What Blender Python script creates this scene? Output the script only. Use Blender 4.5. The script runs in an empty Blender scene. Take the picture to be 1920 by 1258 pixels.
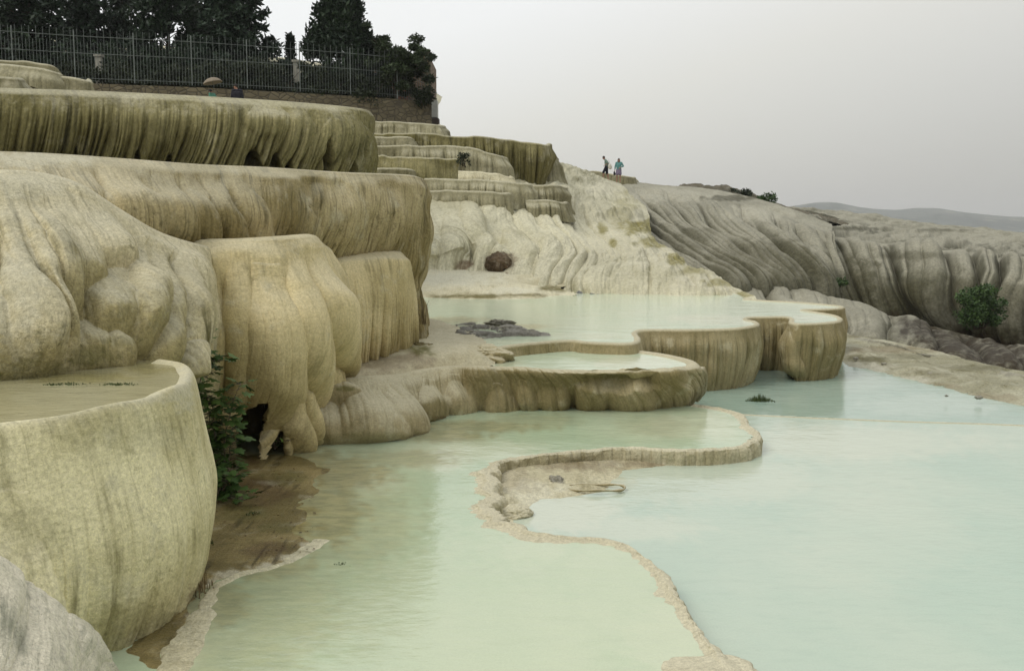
import bpy, math, random
import numpy as np
from mathutils import Vector

# ------------------------------------------------------------------ camera, sky, sun, exposure
SC = bpy.context.scene
COL = SC.collection
FPX = 1867.0                       # focal length in photo pixels (photo is 1920 wide)
PITCH = math.atan(199 / FPX)       # the eye level sits at row 430 of 1258
cam = bpy.data.cameras.new("camera")
cam.sensor_width = 36.0
cam.lens = 36.0 * FPX / 1920
cam.clip_end = 20000
cam.clip_start = 0.1
co = bpy.data.objects.new("camera", cam)
COL.objects.link(co)
co.location = (0, 0, 0)
co.rotation_euler = (math.pi / 2 - PITCH, 0, 0)
SC.camera = co

W = bpy.data.worlds.new("World")
SC.world = W
W.use_nodes = True
nt = W.node_tree
nt.nodes.clear()
out = nt.nodes.new("ShaderNodeOutputWorld")
SUN_EL, SUN_AZ = math.radians(48), math.radians(-122)      # azimuth clockwise from +Y
sky = nt.nodes.new("ShaderNodeTexSky")
sky.sky_type = 'NISHITA'
sky.sun_disc = False
sky.sun_elevation = SUN_EL
sky.sun_rotation = SUN_AZ
sky.dust_density = 4.0
bg1 = nt.nodes.new("ShaderNodeBackground")
nt.links.new(sky.outputs[0], bg1.inputs[0])
bg1.inputs[1].default_value = 0.012
tc = nt.nodes.new("ShaderNodeTexCoord")
sep = nt.nodes.new("ShaderNodeSeparateXYZ")
nt.links.new(tc.outputs["Generated"], sep.inputs[0])
# overcast dome: duller and mauve low on the right, brighter on the left and overhead
mm = nt.nodes.new("ShaderNodeMath"); mm.operation = 'MULTIPLY_ADD'
nt.links.new(sep.outputs[0], mm.inputs[0]); mm.inputs[1].default_value = -0.32
nt.links.new(sep.outputs[2], mm.inputs[2])
rmp = nt.nodes.new("ShaderNodeValToRGB")
cr = rmp.color_ramp
cr.elements[0].position = 0.0
cr.elements[0].color = (0.42, 0.42, 0.39, 1)
cr.elements[1].position = 0.60
cr.elements[1].color = (0.90, 0.92, 0.92, 1)
for p_, c_ in ((0.06, (0.48, 0.475, 0.445, 1)), (0.22, (0.67, 0.66, 0.61, 1)), (0.34, (0.81, 0.815, 0.80, 1))):
    e = cr.elements.new(p_); e.color = c_
ad = nt.nodes.new("ShaderNodeMath"); ad.operation = 'ADD'
ad.inputs[1].default_value = 0.13
nt.links.new(mm.outputs[0], ad.inputs[0])
nt.links.new(ad.outputs[0], rmp.inputs[0])
bg2 = nt.nodes.new("ShaderNodeBackground")
nt.links.new(rmp.outputs[0], bg2.inputs[0])
bg2.inputs[1].default_value = 1.0
ads = nt.nodes.new("ShaderNodeAddShader")
nt.links.new(bg1.outputs[0], ads.inputs[0])
nt.links.new(bg2.outputs[0], ads.inputs[1])
nt.links.new(ads.outputs[0], out.inputs[0])

sl = bpy.data.lights.new("sun", 'SUN')
sl.energy = 1.15
sl.angle = math.radians(28)
sl.color = (1.0, 0.955, 0.87)
so = bpy.data.objects.new("sun", sl)
COL.objects.link(so)
sd = Vector((math.sin(SUN_AZ) * math.cos(SUN_EL), math.cos(SUN_AZ) * math.cos(SUN_EL), math.sin(SUN_EL)))
so.rotation_euler = sd.to_track_quat('Z', 'Y').to_euler()
so.location = sd * 200
SC.view_settings.view_transform = 'Standard'
SC.view_settings.look = 'None'
SC.view_settings.exposure = 0.14
SC.view_settings.gamma = 1.0
SC.view_settings.use_curve_mapping = False
SC.cycles.max_bounces = 6
SC.cycles.volume_bounces = 0

rng = np.random.default_rng(11)
random.seed(5)

# ------------------------------------------------------------------ helpers: places
CF = np.array([0, math.cos(PITCH), -math.sin(PITCH)])
CU = np.array([0, math.sin(PITCH), math.cos(PITCH)])
CR = np.array([1.0, 0, 0])


def ray(px, py):
    return CR * ((px - 960) / FPX) + CU * ((629 - py) / FPX) + CF


def aY(px, py, Y):
    d = ray(px, py)
    return d * (Y / d[1])


def aZ(px, py, z):
    d = ray(px, py)
    return d * (z / d[2])


def Yr(pts):
    return np.array([aY(*p) for p in pts])


def Zr(z, pts):
    return np.array([aZ(p[0], p[1], z) for p in pts])


def project(V):
    a = V @ CF
    return 960 + FPX * V[..., 0] / a, 629 - FPX * (V @ CU) / a


# ------------------------------------------------------------------ helpers: noise
def _h(i, j, seed):
    n = (i.astype(np.int64) * 374761393 + j.astype(np.int64) * 668265263 + seed * 974711 + 1013904223) & 0xffffffff
    n = ((n ^ (n >> 13)) * 1274126177) & 0xffffffff
    n = ((n ^ (n >> 16)) * 2246822519) & 0xffffffff
    return ((n ^ (n >> 15)) & 0xffffff) / float(0xffffff)


def vn(x, y, seed=0):
    x, y = np.broadcast_arrays(np.asarray(x, float), np.asarray(y, float))
    i, j = np.floor(x), np.floor(y)
    fx, fy = x - i, y - j
    fx = fx * fx * fx * (fx * (fx * 6 - 15) + 10)
    fy = fy * fy * fy * (fy * (fy * 6 - 15) + 10)
    a = _h(i, j, seed); b = _h(i + 1, j, seed); c = _h(i, j + 1, seed); d = _h(i + 1, j + 1, seed)
    return 2 * ((a * (1 - fx) + b * fx) * (1 - fy) + (c * (1 - fx) + d * fx) * fy) - 1


def fbm(x, y, o=4, seed=0, g=0.5):
    r = 0; a = 1; t = 0
    for k in range(o):
        r = r + a * vn(x * 2 ** k + 17.3 * k, y * 2 ** k - 9.1 * k, seed + k * 31)
        t += a; a *= g
    return r / t


def ss(a, b, x):
    t = np.clip((x - a) / (b - a), 0, 1)
    return t * t * (3 - 2 * t)


# ------------------------------------------------------------------ helpers: meshes
def link(name, me, mat=None, parent=None, **props):
    o = bpy.data.objects.new(name, me)
    COL.objects.link(o)
    if mat is not None and me is not None:
        me.materials.append(mat)
    if parent is not None:
        o.parent = parent
    for k, v in props.items():
        if v is not None:
            o[{'cat': 'category'}.get(k, k)] = v
    return o


def mesh_np(V, Fq, smooth=True):
    V = np.ascontiguousarray(V, dtype=np.float32).reshape(-1, 3)
    Fq = np.ascontiguousarray(Fq, dtype=np.int32)
    k = Fq.shape[1]
    me = bpy.data.meshes.new("m")
    me.vertices.add(len(V)); me.vertices.foreach_set("co", V.ravel())
    me.loops.add(Fq.size); me.loops.foreach_set("vertex_index", Fq.ravel())
    me.polygons.add(len(Fq))
    me.polygons.foreach_set("loop_start", np.arange(0, Fq.size, k, dtype=np.int32))
    me.update(calc_edges=True)
    me.polygons.foreach_set("use_smooth", np.full(len(Fq), smooth))
    me.validate()
    return me


def add_attr(me, name, arr):
    arr = np.asarray(arr, dtype=np.float32)
    if arr.ndim >= 2 and arr.shape[-1] == 3:
        a = me.attributes.new(name, 'FLOAT_VECTOR', 'POINT')
        a.data.foreach_set("vector", arr.reshape(-1))
    else:
        a = me.attributes.new(name, 'FLOAT', 'POINT')
        a.data.foreach_set("value", arr.reshape(-1))


def grid_faces(nv, nu):
    i = np.arange(nv * nu).reshape(nv, nu)
    return np.stack([i[:-1, :-1], i[1:, :-1], i[1:, 1:], i[:-1, 1:]], -1).reshape(-1, 4)


def crom(P, n, smooth=True, dens=24):
    """points resampled evenly along their own length"""
    P = np.asarray(P, float)
    if smooth and len(P) > 2:
        Q = np.vstack([2 * P[0] - P[1], P, 2 * P[-1] - P[-2]])
        o = []
        t = np.linspace(0, 1, dens, endpoint=False)[:, None]
        for k in range(1, len(Q) - 2):
            a, b, c, d = Q[k - 1], Q[k], Q[k + 1], Q[k + 2]
            # tension 0.5 with limited tangents so tight corners do not overshoot
            m1 = (c - a) * 0.5; m2 = (d - b) * 0.5
            L = np.linalg.norm(c - b) + 1e-9
            m1 *= min(1, 1.2 * L / (np.linalg.norm(m1) + 1e-9)); m2 *= min(1, 1.2 * L / (np.linalg.norm(m2) + 1e-9))
            o.append((2 * t**3 - 3 * t**2 + 1) * b + (t**3 - 2 * t**2 + t) * m1 + (-2 * t**3 + 3 * t**2) * c + (t**3 - t**2) * m2)
        P = np.vstack(o + [P[-1:]])
    d = np.r_[0, np.cumsum(np.linalg.norm(np.diff(P, axis=0), axis=1))]
    s = np.linspace(0, d[-1], n)
    return np.stack([np.interp(s, d, P[:, k]) for k in range(3)], 1)


def loft(rows, nu, nv, smooth_u=True, smooth_v=True):
    R = np.stack([crom(r, nu, smooth_u) for r in rows])            # rows, nu, 3
    gap = np.linalg.norm(np.diff(R, axis=0), axis=2).mean(1)
    k = np.r_[0, np.cumsum(gap)]; k /= k[-1]
    t = np.linspace(0, 1, nv)
    if smooth_v and len(R) > 2:
        idx = np.clip(np.searchsorted(k, t, side='right') - 1, 0, len(R) - 2)
        f = ((t - k[idx]) / (k[idx + 1] - k[idx]))[:, None, None]
        h = (k[idx + 1] - k[idx])[:, None, None]
        T = np.zeros_like(R)
        T[1:-1] = (R[2:] - R[:-2]) / (k[2:] - k[:-2])[:, None, None]
        T[0] = (R[1] - R[0]) / (k[1] - k[0]); T[-1] = (R[-1] - R[-2]) / (k[-1] - k[-2])
        return ((2 * f**3 - 3 * f**2 + 1) * R[idx] + (f**3 - 2 * f**2 + f) * h * T[idx]
                + (-2 * f**3 + 3 * f**2) * R[idx + 1] + (f**3 - f**2) * h * T[idx + 1])
    V = np.empty((nv, nu, 3))
    for a in range(3):
        for u in range(nu):
            V[:, u, a] = np.interp(t, k, R[:, u, a])
    return V


def normals(V, face=None):
    du = np.gradient(V, axis=1); dv = np.gradient(V, axis=0)
    n = np.cross(dv, du)
    n /= np.linalg.norm(n, axis=2, keepdims=True) + 1e-9
    if (n * (-V)).sum() < 0:
        n = -n
    return n


def blur(A, k):
    for _ in range(k):
        B = A.copy()
        B[1:-1] = (A[:-2] + 2 * A[1:-1] + A[2:]) / 4
        A = B.copy()
        A[:, 1:-1] = (B[:, :-2] + 2 * B[:, 1:-1] + B[:, 2:]) / 4
    return A


def flow_of(V):
    s = np.r_[0, np.cumsum(np.linalg.norm(np.diff(V[len(V) // 2], axis=0), axis=1))]
    t = np.cumsum(np.vstack([np.zeros((1, V.shape[1])), np.linalg.norm(np.diff(V, axis=0), axis=2)]), axis=0)
    return np.broadcast_to(s[None, :], t.shape), t


def flutes(s, t, w, seed, warp=1.0, cross=0.25):
    """rounded hanging columns with a crease between neighbours, 0..1"""
    ph = s / w + warp * fbm(s / w * 0.33, s * 0 + 3.7, 2, seed) + cross * fbm(s / w * 0.5, t / w * 0.16, 2, seed + 5)
    c = np.floor(ph)
    b = np.sqrt(np.clip(1 - (2 * (ph - c) - 1) ** 2, 0, 1))
    hgt = 0.55 + 0.45 * _h(c, c * 0, seed + 9)
    return b * hgt


def lobes(V, L):
    """drapery tongues: (cx, top, bottom, half width, depth, lean, arch, taper)"""
    X, Y = project(V)
    wx, wy = fbm(X / 60, Y / 70, 3, 88), fbm(X / 60 + 9, Y / 70, 3, 89)
    sc_ = np.mean([l[3] for l in L])
    X = X + wx * sc_ * .22; Y = Y + wy * sc_ * .3
    D = np.zeros(X.shape)
    for l in L:
        cx, top, bot, hw, dep = l[:5]
        lean = l[5] if len(l) > 5 else 0
        arch = l[6] if len(l) > 6 else 0.5
        tap = l[7] if len(l) > 7 else 0.15
        t = (Y - top) / (bot - top)
        tc_ = np.clip(t, 0, 1)
        a = ss(0, 1.25, np.clip(t / arch, 0, 1.25)) 
        w = hw * (0.4 + 0.6 * a) * (1 - tap * ss(0.55, 1.0, tc_)) + 1e-6
        x = (X - (cx + lean * tc_)) / w
        h = np.clip(1 - x * x, 0, 1) ** 0.5 * a
        h *= np.sqrt(np.clip(1 - ss(0.80, 1.04, t) , 0, 1))
        h *= (0.45 + 0.55 * np.sin(np.clip(t, 0, 1) * math.pi * 0.8))
        h[(t < 0) | (t > 1.05)] = 0
        h = dep * h; kk = .02
        q = np.clip(.5 + .5 * (h - D) / kk, 0, 1)
        D = D * (1 - q) + h * q + kk * q * (1 - q) - kk * .25 * (h <= 0) * (D <= 0)
    return np.maximum(D, 0)


def blobs(V, B, seed=3, rag=0.55):
    X, Y = project(V)
    r = np.zeros(X.shape)
    n = fbm(X / 14, Y / 9, 4, seed)
    for (cx, cy, rx, ry, a) in B:
        d = np.sqrt(((X - cx) / rx) ** 2 + ((Y - cy) / ry) ** 2)
        r = np.maximum(r, a * ss(1.15, 0.45, d + rag * n))
    return r


def finish(name, V, mat, moss=None, rust=None, pale=None, cut=None, **props):
    s, t = flow_of(V)
    F = grid_faces(V.shape[0], V.shape[1])
    if cut:                                          # openings: faces inside these outlines are left out
        X, Y = project(V)
        c = np.zeros(X.shape, bool)
        X = X + 3 * fbm(X / 9, Y / 12, 3, 6)
        for P in cut: c |= inside(P, X, Y)
        F = F[~c.reshape(-1)[F].any(1)]
    me = mesh_np(V, F)
    add_attr(me, "flow", np.stack([s, t, V[..., 2]], -1))
    add_attr(me, "moss", blobs(V, moss, 3) if moss else np.zeros(s.shape))
    add_attr(me, "rust", blobs(V, rust, 8) if rust else np.zeros(s.shape))
    add_attr(me, "pale", blobs(V, pale, 5) if pale else np.zeros(s.shape))
    return link(name, me, mat, **props)


def offset_rows(rim, prof, z_drop, in_sign=1):
    """rows parallel to a rim walked left to right: prof = [(outward, down)]"""
    T = np.gradient(rim[:, :2], axis=0)
    N = np.stack([T[:, 1], -T[:, 0]], 1)
    k = max(1, len(rim) // 60)
    for _ in range(k):
        N[1:-1] = (N[:-2] + N[1:-1] * 2 + N[2:]) / 4
    N /= np.linalg.norm(N, axis=1, keepdims=True) + 1e-9
    rows = []
    for o, d in prof:
        r = rim.copy(); r[:, :2] += N * o; r[:, 2] -= d * z_drop
        rows.append(r)
    return np.stack(rows), N


def curtain(name, rim_pts, drop, mat, w=0.22, amp=0.06, big=0.1, seed=1, nu=600, nv=90, over=0.0, flare=0.0,
            lip=0.05, smooth=True, inner=0.5, top_z=0.06, lob=None, holes=None, ext=0.15, **kw):
    rim = crom(rim_pts, nu, smooth)
    s = np.r_[0, np.cumsum(np.linalg.norm(np.diff(rim, axis=0), axis=1))]
    rim[:, :2] += 0.35 * lip * np.stack([vn(s * 1.7, s * 0, seed), vn(s * 1.7, s * 0 + 9, seed)], 1)
    dl = lip / max(drop, 0.05)
    ts = np.linspace(0, 1, nv)
    out = lip + over * np.sin(np.clip(ts, 0, 1) * math.pi * 0.9) * 1.0 + flare * ts ** 1.6
    prof = [(-inner, (top_z) / drop), (-lip * 1.6, (top_z * 0.5) / drop), (-lip * 0.6, -0.0), (0, dl * 0.12), (lip * 0.7, dl * 0.55)]
    prof += [(out[k], dl + (1 + ext / max(drop, .1) - dl) * ts[k]) for k in range(nv)]
    V, N = offset_rows(rim, prof, drop)
    tt = np.array([p[1] for p in prof])[:, None] * drop
    S = np.broadcast_to(s[None, :], V.shape[:2])
    TT = np.broadcast_to(tt, V.shape[:2])
    env = ss(lip * 0.8, lip * 2 + 0.28 * drop, TT)
    f = flutes(S, TT, w, seed) * amp + flutes(S, TT, w * 0.37, seed + 3) * amp * 0.35
    b = fbm(S * 0.55 / max(w * 3, .3), TT * 0.8 / max(w * 3, .3), 3, seed + 21) * big
    fine = fbm(S * 9, TT * 4, 3, seed + 40) * 0.006
    d = env * (f + b - amp * 0.4) + fine * ss(0, lip, TT)
    if lob:
        d = d + lobes(V, lob) * ss(lip, lip * 3, TT)
    if holes:
        d = d - lobes(V, holes)
    V[..., :2] += N[None] * d[..., None]
    return finish(name, V, mat, **kw)


def inside(P, x, y):
    r = np.zeros(x.shape, bool)
    j = len(P) - 1
    for i in range(len(P)):
        xi, yi, xj, yj = P[i][0], P[i][1], P[j][0], P[j][1]
        c = ((yi > y) != (yj > y)) & (x < (xj - xi) * (y - yi) / (yj - yi + 1e-12) + xi)
        r ^= c
        j = i
    return r


def pdist(P, x, y, closed=True):
    d = np.full(x.shape, 1e9)
    n = len(P)
    for i in range(n if closed else n - 1):
        a, b = P[i], P[(i + 1) % n]
        ex, ey = b[0] - a[0], b[1] - a[1]
        L = ex * ex + ey * ey + 1e-12
        t = np.clip(((x - a[0]) * ex + (y - a[1]) * ey) / L, 0, 1)
        d = np.minimum(d, (x - a[0] - t * ex) ** 2 + (y - a[1] - t * ey) ** 2)
    return np.sqrt(d)


def patch(name, poly, z, cell, mat, hfn=None, margin=0.0, cream=None, mud=None, rock=False, **props):
    """a level sheet cut to a polygon: water, mud flats, ledges"""
    P = np.asarray(poly)[:, :2]
    x0, y0 = P.min(0) - margin - cell; x1, y1 = P.max(0) + margin + cell
    nx = int((x1 - x0) / cell) + 2; ny = int((y1 - y0) / cell) + 2
    X, Y = np.meshgrid(x0 + np.arange(nx) * cell, y0 + np.arange(ny) * cell)
    ins = inside(P, X, Y)
    d = pdist(P, X, Y)
    sd_ = np.where(ins, d, -d)
    Z = np.full(X.shape, float(z))
    if hfn is not None:
        Z = Z + hfn(X, Y, sd_)
    V = np.stack([X, Y, Z], -1)
    keep = sd_ > -margin - cell * 0.75
    F = grid_faces(ny, nx)
    F = F[keep.reshape(-1)[F].all(1)]
    used = np.zeros(nx * ny, bool); used[F.reshape(-1)] = True
    remap = np.cumsum(used) - 1
    me = mesh_np(V.reshape(-1, 3)[used], remap[F][:, ::-1])
    u = used
    sub = V.reshape(1, -1, 3)[:, u]
    if rock:
        add_attr(me, "flow", np.stack([X, Y, Z], -1).reshape(-1, 3)[u])
        add_attr(me, "moss", blobs(sub, props.pop('moss'), 3) if props.get('moss') else np.zeros(u.sum()))
        add_attr(me, "rust", blobs(sub, props.pop('rust'), 8) if props.get('rust') else np.zeros(u.sum()))
        add_attr(me, "pale", blobs(sub, props.pop('pale'), 5) if props.get('pale') else np.zeros(u.sum()))
    else:
        add_attr(me, "cream", blobs(sub, cream, 4, 0.35) if cream else np.zeros(u.sum()))
        add_attr(me, "mud", blobs(sub, mud, 6, 0.35) if mud else np.zeros(u.sum()))
    return link(name, me, mat, **props)


# ------------------------------------------------------------------ materials
def lin(r, g, b):
    f = lambda c: (c / 255 / 12.92) if c / 255 <= 0.04045 else ((c / 255 + 0.055) / 1.055) ** 2.4
    return (f(r), f(g), f(b), 1)


class NT:
    def __init__(s, name):
        s.m = bpy.data.materials.new(name); s.m.use_nodes = True
        s.t = s.m.node_tree
        s.b = s.t.nodes["Principled BSDF"]

    def n(s, kind, **kw):
        x = s.t.nodes.new(kind)
        for k, v in kw.items():
            setattr(x, k, v)
        return x

    def l(s, a, b):
        s.t.links.new(a, b)

    def mul(s, vec, v):
        x = s.n("ShaderNodeVectorMath", operation='MULTIPLY')
        s.l(vec, x.inputs[0]); x.inputs[1].default_value = v
        return x.outputs[0]

    def noise(s, vec, scale, detail=4, rough=0.55, dist=0.0):
        x = s.n("ShaderNodeTexNoise")
        x.inputs["Scale"].default_value = scale; x.inputs["Detail"].default_value = detail
        x.inputs["Roughness"].default_value = rough; x.inputs["Distortion"].default_value = dist
        if vec is not None:
            s.l(vec, x.inputs["Vector"])
        return x.outputs[0]

    def rng(s, v, a, b, c=0.0, d=1.0, smooth=True):
        x = s.n("ShaderNodeMapRange")
        if smooth: x.interpolation_type = 'SMOOTHSTEP'
        s.l(v, x.inputs[0])
        for k, q in zip((1, 2, 3, 4), (a, b, c, d)):
            x.inputs[k].default_value = q
        return x.outputs[0]

    def math(s, op, a, b=None, c=None):
        x = s.n("ShaderNodeMath", operation=op)
        for k, q in enumerate((a, b, c)):
            if q is None: continue
            if isinstance(q, (int, float)): x.inputs[k].default_value = q
            else: s.l(q, x.inputs[k])
        return x.outputs[0]

    def mix(s, f, a, b, mode='MIX'):
        x = s.n("ShaderNodeMix", data_type='RGBA', blend_type=mode)
        for q, k in ((f, 0), (a, 6), (b, 7)):
            if isinstance(q, (int, float)): x.inputs[k].default_value = q
            elif isinstance(q, tuple): x.inputs[k].default_value = q
            else: s.l(q, x.inputs[k])
        return x.outputs[2]

    def attr(s, name):
        x = s.n("ShaderNodeAttribute", attribute_name=name)
        return x

    def bump(s, h, strength, dist, prev=None):
        x = s.n("ShaderNodeBump")
        x.inputs["Strength"].default_value = strength; x.inputs["Distance"].default_value = dist
        s.l(h, x.inputs["Height"])
        if prev is not None: s.l(prev, x.inputs["Normal"])
        return x.outputs[0]


def travertine(name, base, light, stain, k_stain=0.5, sc=1.0, streak=1.0, grain=0.25, top=0.5, bumpd=0.01,
               mossc=(0.13, 0.12, 0.035, 1), rustc=(0.10, 0.055, 0.025, 1), palec=(0.50, 0.47, 0.345, 1)):
    N = NT(name)
    g = N.n("ShaderNodeNewGeometry")
    pos = g.outputs["Position"]
    fl = N.attr("flow").outputs["Vector"]
    big = N.noise(pos, 0.55 * sc, 5)
    c = N.mix(N.rng(big, 0.40, 0.62), base, light)
    c = N.mix(N.math('MULTIPLY', N.rng(N.noise(pos, 1.9 * sc, 6, .65), .54, .68), .38), c, palec)
    # vertical run-off streaks, following the direction the water came down
    st = N.noise(N.mul(fl, (5.0 * sc, 0.45 * sc, 0)), 1.0, 5, 0.6)
    st2 = N.noise(N.mul(fl, (17.0 * sc, 0.9 * sc, 0)), 1.0, 4, 0.65)
    pat = N.noise(pos, 1.3 * sc, 4)
    m = N.math('MULTIPLY', N.rng(st, 0.50, 0.68), N.rng(pat, 0.38, 0.62))
    m = N.math('MULTIPLY', m, k_stain)
    c = N.mix(m, c, stain)
    m2 = N.math('MULTIPLY', N.rng(st2, 0.5, 0.72), 0.42 * k_stain * streak)
    c = N.mix(m2, c, stain)
    m3 = N.math('MULTIPLY', N.rng(st2, 0.5, 0.28), 0.22 * streak)
    c = N.mix(m3, c, light)
    mot = N.noise(pos, 8.0 * sc, 6, 0.75)
    pat2 = N.noise(N.mul(pos, (1, 1, .6)), 0.9 * sc, 3)
    stain2 = N.mix(N.rng(N.noise(pos, .4 * sc, 2), .42, .6), stain, (stain[0] * .8, stain[1] * .95, stain[2] * 1.0, 1))
    m4 = N.math('MULTIPLY', N.math('MULTIPLY', N.rng(mot, 0.52, 0.66), N.rng(pat2, 0.42, 0.6)), 0.55 * k_stain)
    c = N.mix(m4, c, stain2)
    # crust on surfaces the water lies on
    sx = N.n("ShaderNodeSeparateXYZ"); N.l(g.outputs["Normal"], sx.inputs[0])
    up = N.math('MULTIPLY', N.rng(sx.outputs[2], 0.30, 0.98), top)
    c = N.mix(up, c, palec)
    gr = N.noise(pos, 26 * sc, 3, 0.7)
    mossn = N.noise(pos, 5 * sc, 5, 0.7)
    for nm, colr in (("pale", palec), ("moss", mossc), ("rust", rustc)):
        f = N.math('MULTIPLY', N.attr(nm).outputs["Fac"], N.rng(mossn, 0.30, 0.55, 0.45, 1.0))
        c = N.mix(f, c, colr)
    fine = N.noise(pos, 75 * sc, 2, 0.8)
    v = N.math('MULTIPLY', N.rng(gr, 0.3, 0.7, 1 - grain, 1 + grain * 0.8, False), N.rng(fine, 0.25, 0.75, 1 - grain * .7, 1 + grain * .7, False))
    cc = N.n("ShaderNodeCombineColor")
    for k in range(3): N.l(v, cc.inputs[k])
    c = N.mix(1.0, c, cc.outputs[0], 'MULTIPLY')
    N.l(c, N.b.inputs["Base Color"])
    N.b.inputs["Roughness"].default_value = 0.72
    N.b.inputs["Specular IOR Level"].default_value = 0.25
    b = N.bump(st2, 0.5, bumpd * 1.5)
    b = N.bump(gr, 0.6, bumpd * 2.0, b)
    rip = N.noise(N.mul(fl, (2.2 * sc, 15.0 * sc, 0)), 1.0, 4, .6, .4)
    b = N.bump(rip, 0.45, bumpd * 1.8, b)
    b = N.bump(mot, 0.5, bumpd * 2.2, b)
    b = N.bump(fine, 0.4, bumpd * 0.4, b)
    N.l(b, N.b.inputs["Normal"])
    return N.m


def water_mat(name, deep, cream, mud, sc=1.0, ripple=0.009):
    N = NT(name)
    g = N.n("ShaderNodeNewGeometry"); pos = g.outputs["Position"]
    n1 = N.noise(N.mul(pos, (0.6, 0.35, 1)), 0.8 * sc, 5, 0.6)
    n2 = N.noise(N.mul(pos, (1.0, 2.6, 1)), 3.0 * sc, 5, 0.65)
    c = N.mix(N.rng(n1, 0.3, 0.7, 0.0, 0.45), deep, cream)
    c = N.mix(N.rng(n2, 0.45, 0.75, 0.0, 0.22), c, tuple(x * 0.78 for x in deep[:3]) + (1,))
    c = N.mix(N.attr("cream").outputs["Fac"], c, cream)
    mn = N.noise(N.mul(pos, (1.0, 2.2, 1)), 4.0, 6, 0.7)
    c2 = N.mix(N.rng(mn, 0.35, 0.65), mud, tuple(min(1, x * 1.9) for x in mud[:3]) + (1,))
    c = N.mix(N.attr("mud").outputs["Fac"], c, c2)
    gr = N.noise(pos, 60, 2, 0.8)
    v = N.rng(gr, 0.25, 0.75, 0.95, 1.05, False)
    cc = N.n("ShaderNodeCombineColor")
    for k in range(3): N.l(v, cc.inputs[k])
    c = N.mix(1.0, c, cc.outputs[0], 'MULTIPLY')
    N.l(c, N.b.inputs["Base Color"])
    N.b.inputs["Roughness"].default_value = 0.09
    N.b.inputs["IOR"].default_value = 1.33
    rp = N.noise(N.mul(pos, (1.0, 1.9, 1)), 7.0 * sc, 3, 0.6)
    rp2 = N.noise(N.mul(pos, (1.0, 1.6, 1)), 1.6 * sc, 2, 0.5)
    b = N.bump(rp, 0.5, ripple)
    b = N.bump(rp2, 0.5, ripple * 2.2, b)
    N.l(b, N.b.inputs["Normal"])
    return N.m


def plain(name, col, rough=0.8, var=0.35, sc=4.0, bump=0.0, trans=0.0, metal=0.0):
    N = NT(name)
    g = N.n("ShaderNodeNewGeometry"); pos = g.outputs["Position"]
    n = N.noise(pos, sc, 4, 0.6)
    v = N.rng(n, 0.25, 0.75, 1 - var, 1 + var, False)
    cc = N.n("ShaderNodeCombineColor")
    for k in range(3): N.l(v, cc.inputs[k])
    N.l(N.mix(1.0, col, cc.outputs[0], 'MULTIPLY'), N.b.inputs["Base Color"])
    N.b.inputs["Roughness"].default_value = rough
    N.b.inputs["Metallic"].default_value = metal
    N.b.inputs["Specular IOR Level"].default_value = 0.3
    if bump:
        N.l(N.bump(n, 0.6, bump), N.b.inputs["Normal"])
    return N.m


def leafm(name, a, b_, c_=None):
    """foliage: colour differs leaf by leaf"""
    N = NT(name)
    g = N.n("ShaderNodeNewGeometry")
    r = g.outputs["Random Per Island"]
    c = N.mix(r, a, b_)
    n = N.noise(g.outputs["Position"], 0.7, 3)
    c = N.mix(N.rng(n, 0.4, 0.65, 0, 0.6), c, c_ or a)
    N.l(c, N.b.inputs["Base Color"])
    N.b.inputs["Roughness"].default_value = 0.55
    N.b.inputs["Specular IOR Level"].default_value = 0.25
    return N.m


M_col = travertine("column_travertine", (0.429, 0.349, 0.167, 1), (0.621, 0.520, 0.288, 1), (0.15, 0.125, 0.045, 1), 0.6, 1.2, 1.0, 0.2, 0.5, 0.012)
M_bank = travertine("bank_travertine", (0.27, 0.255, 0.165, 1), (0.41, 0.39, 0.28, 1), (0.13, 0.11, 0.05, 1), 0.8, 0.9, 0.5, 0.25, 0.0, 0.02, mossc=(0.10, 0.09, 0.035, 1), rustc=(0.16, 0.11, 0.05, 1), palec=(0.50, 0.48, 0.38, 1))
M_lip = travertine("lip_travertine", (0.34, 0.30, 0.18, 1), (0.50, 0.455, 0.31, 1), (0.15, 0.125, 0.045, 1), 0.8, 1.4, 1.0, 0.24, 0.7, 0.010, palec=(0.56, 0.52, 0.38, 1))
M_near = travertine("basin_travertine", (0.507, 0.447, 0.236, 1), (0.768, 0.698, 0.435, 1), (0.155, 0.135, 0.045, 1), 0.75, 1.3, 1.0, 0.22, 0.5, 0.010)
M_left = travertine("draped_travertine", (0.323, 0.273, 0.127, 1), (0.593, 0.520, 0.325, 1), (0.105, 0.09, 0.028, 1), 1.0, 1.1, 1.0, 0.26, 0.55, 0.016)
M_tan = travertine("tan_travertine", (0.235, 0.185, 0.075, 1), (0.43, 0.355, 0.19, 1), (0.075, 0.06, 0.018, 1), 1.05, 1.2, 1.5, 0.24, 0.5, 0.014)
M_tier = travertine("olive_travertine", (0.152, 0.133, 0.048, 1), (0.257, 0.228, 0.104, 1), (0.045, 0.04, 0.012, 1), 1.0, 0.55, 1.3, 0.25, 0.5, 0.02)
M_step = travertine("grey_travertine", (0.18, 0.162, 0.088, 1), (0.3, 0.275, 0.17, 1), (0.09, 0.085, 0.035, 1), 0.75, 0.45, 1.0, 0.22, 0.5, 0.02)
M_hill = travertine("slope_travertine", (0.35, 0.325, 0.2, 1), (0.56, 0.53, 0.375, 1), (0.155, 0.14, 0.065, 1), 0.75, 0.35, 1.0, 0.22, 0.35, 0.03,
                    mossc=(0.20, 0.175, 0.05, 1))
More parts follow.
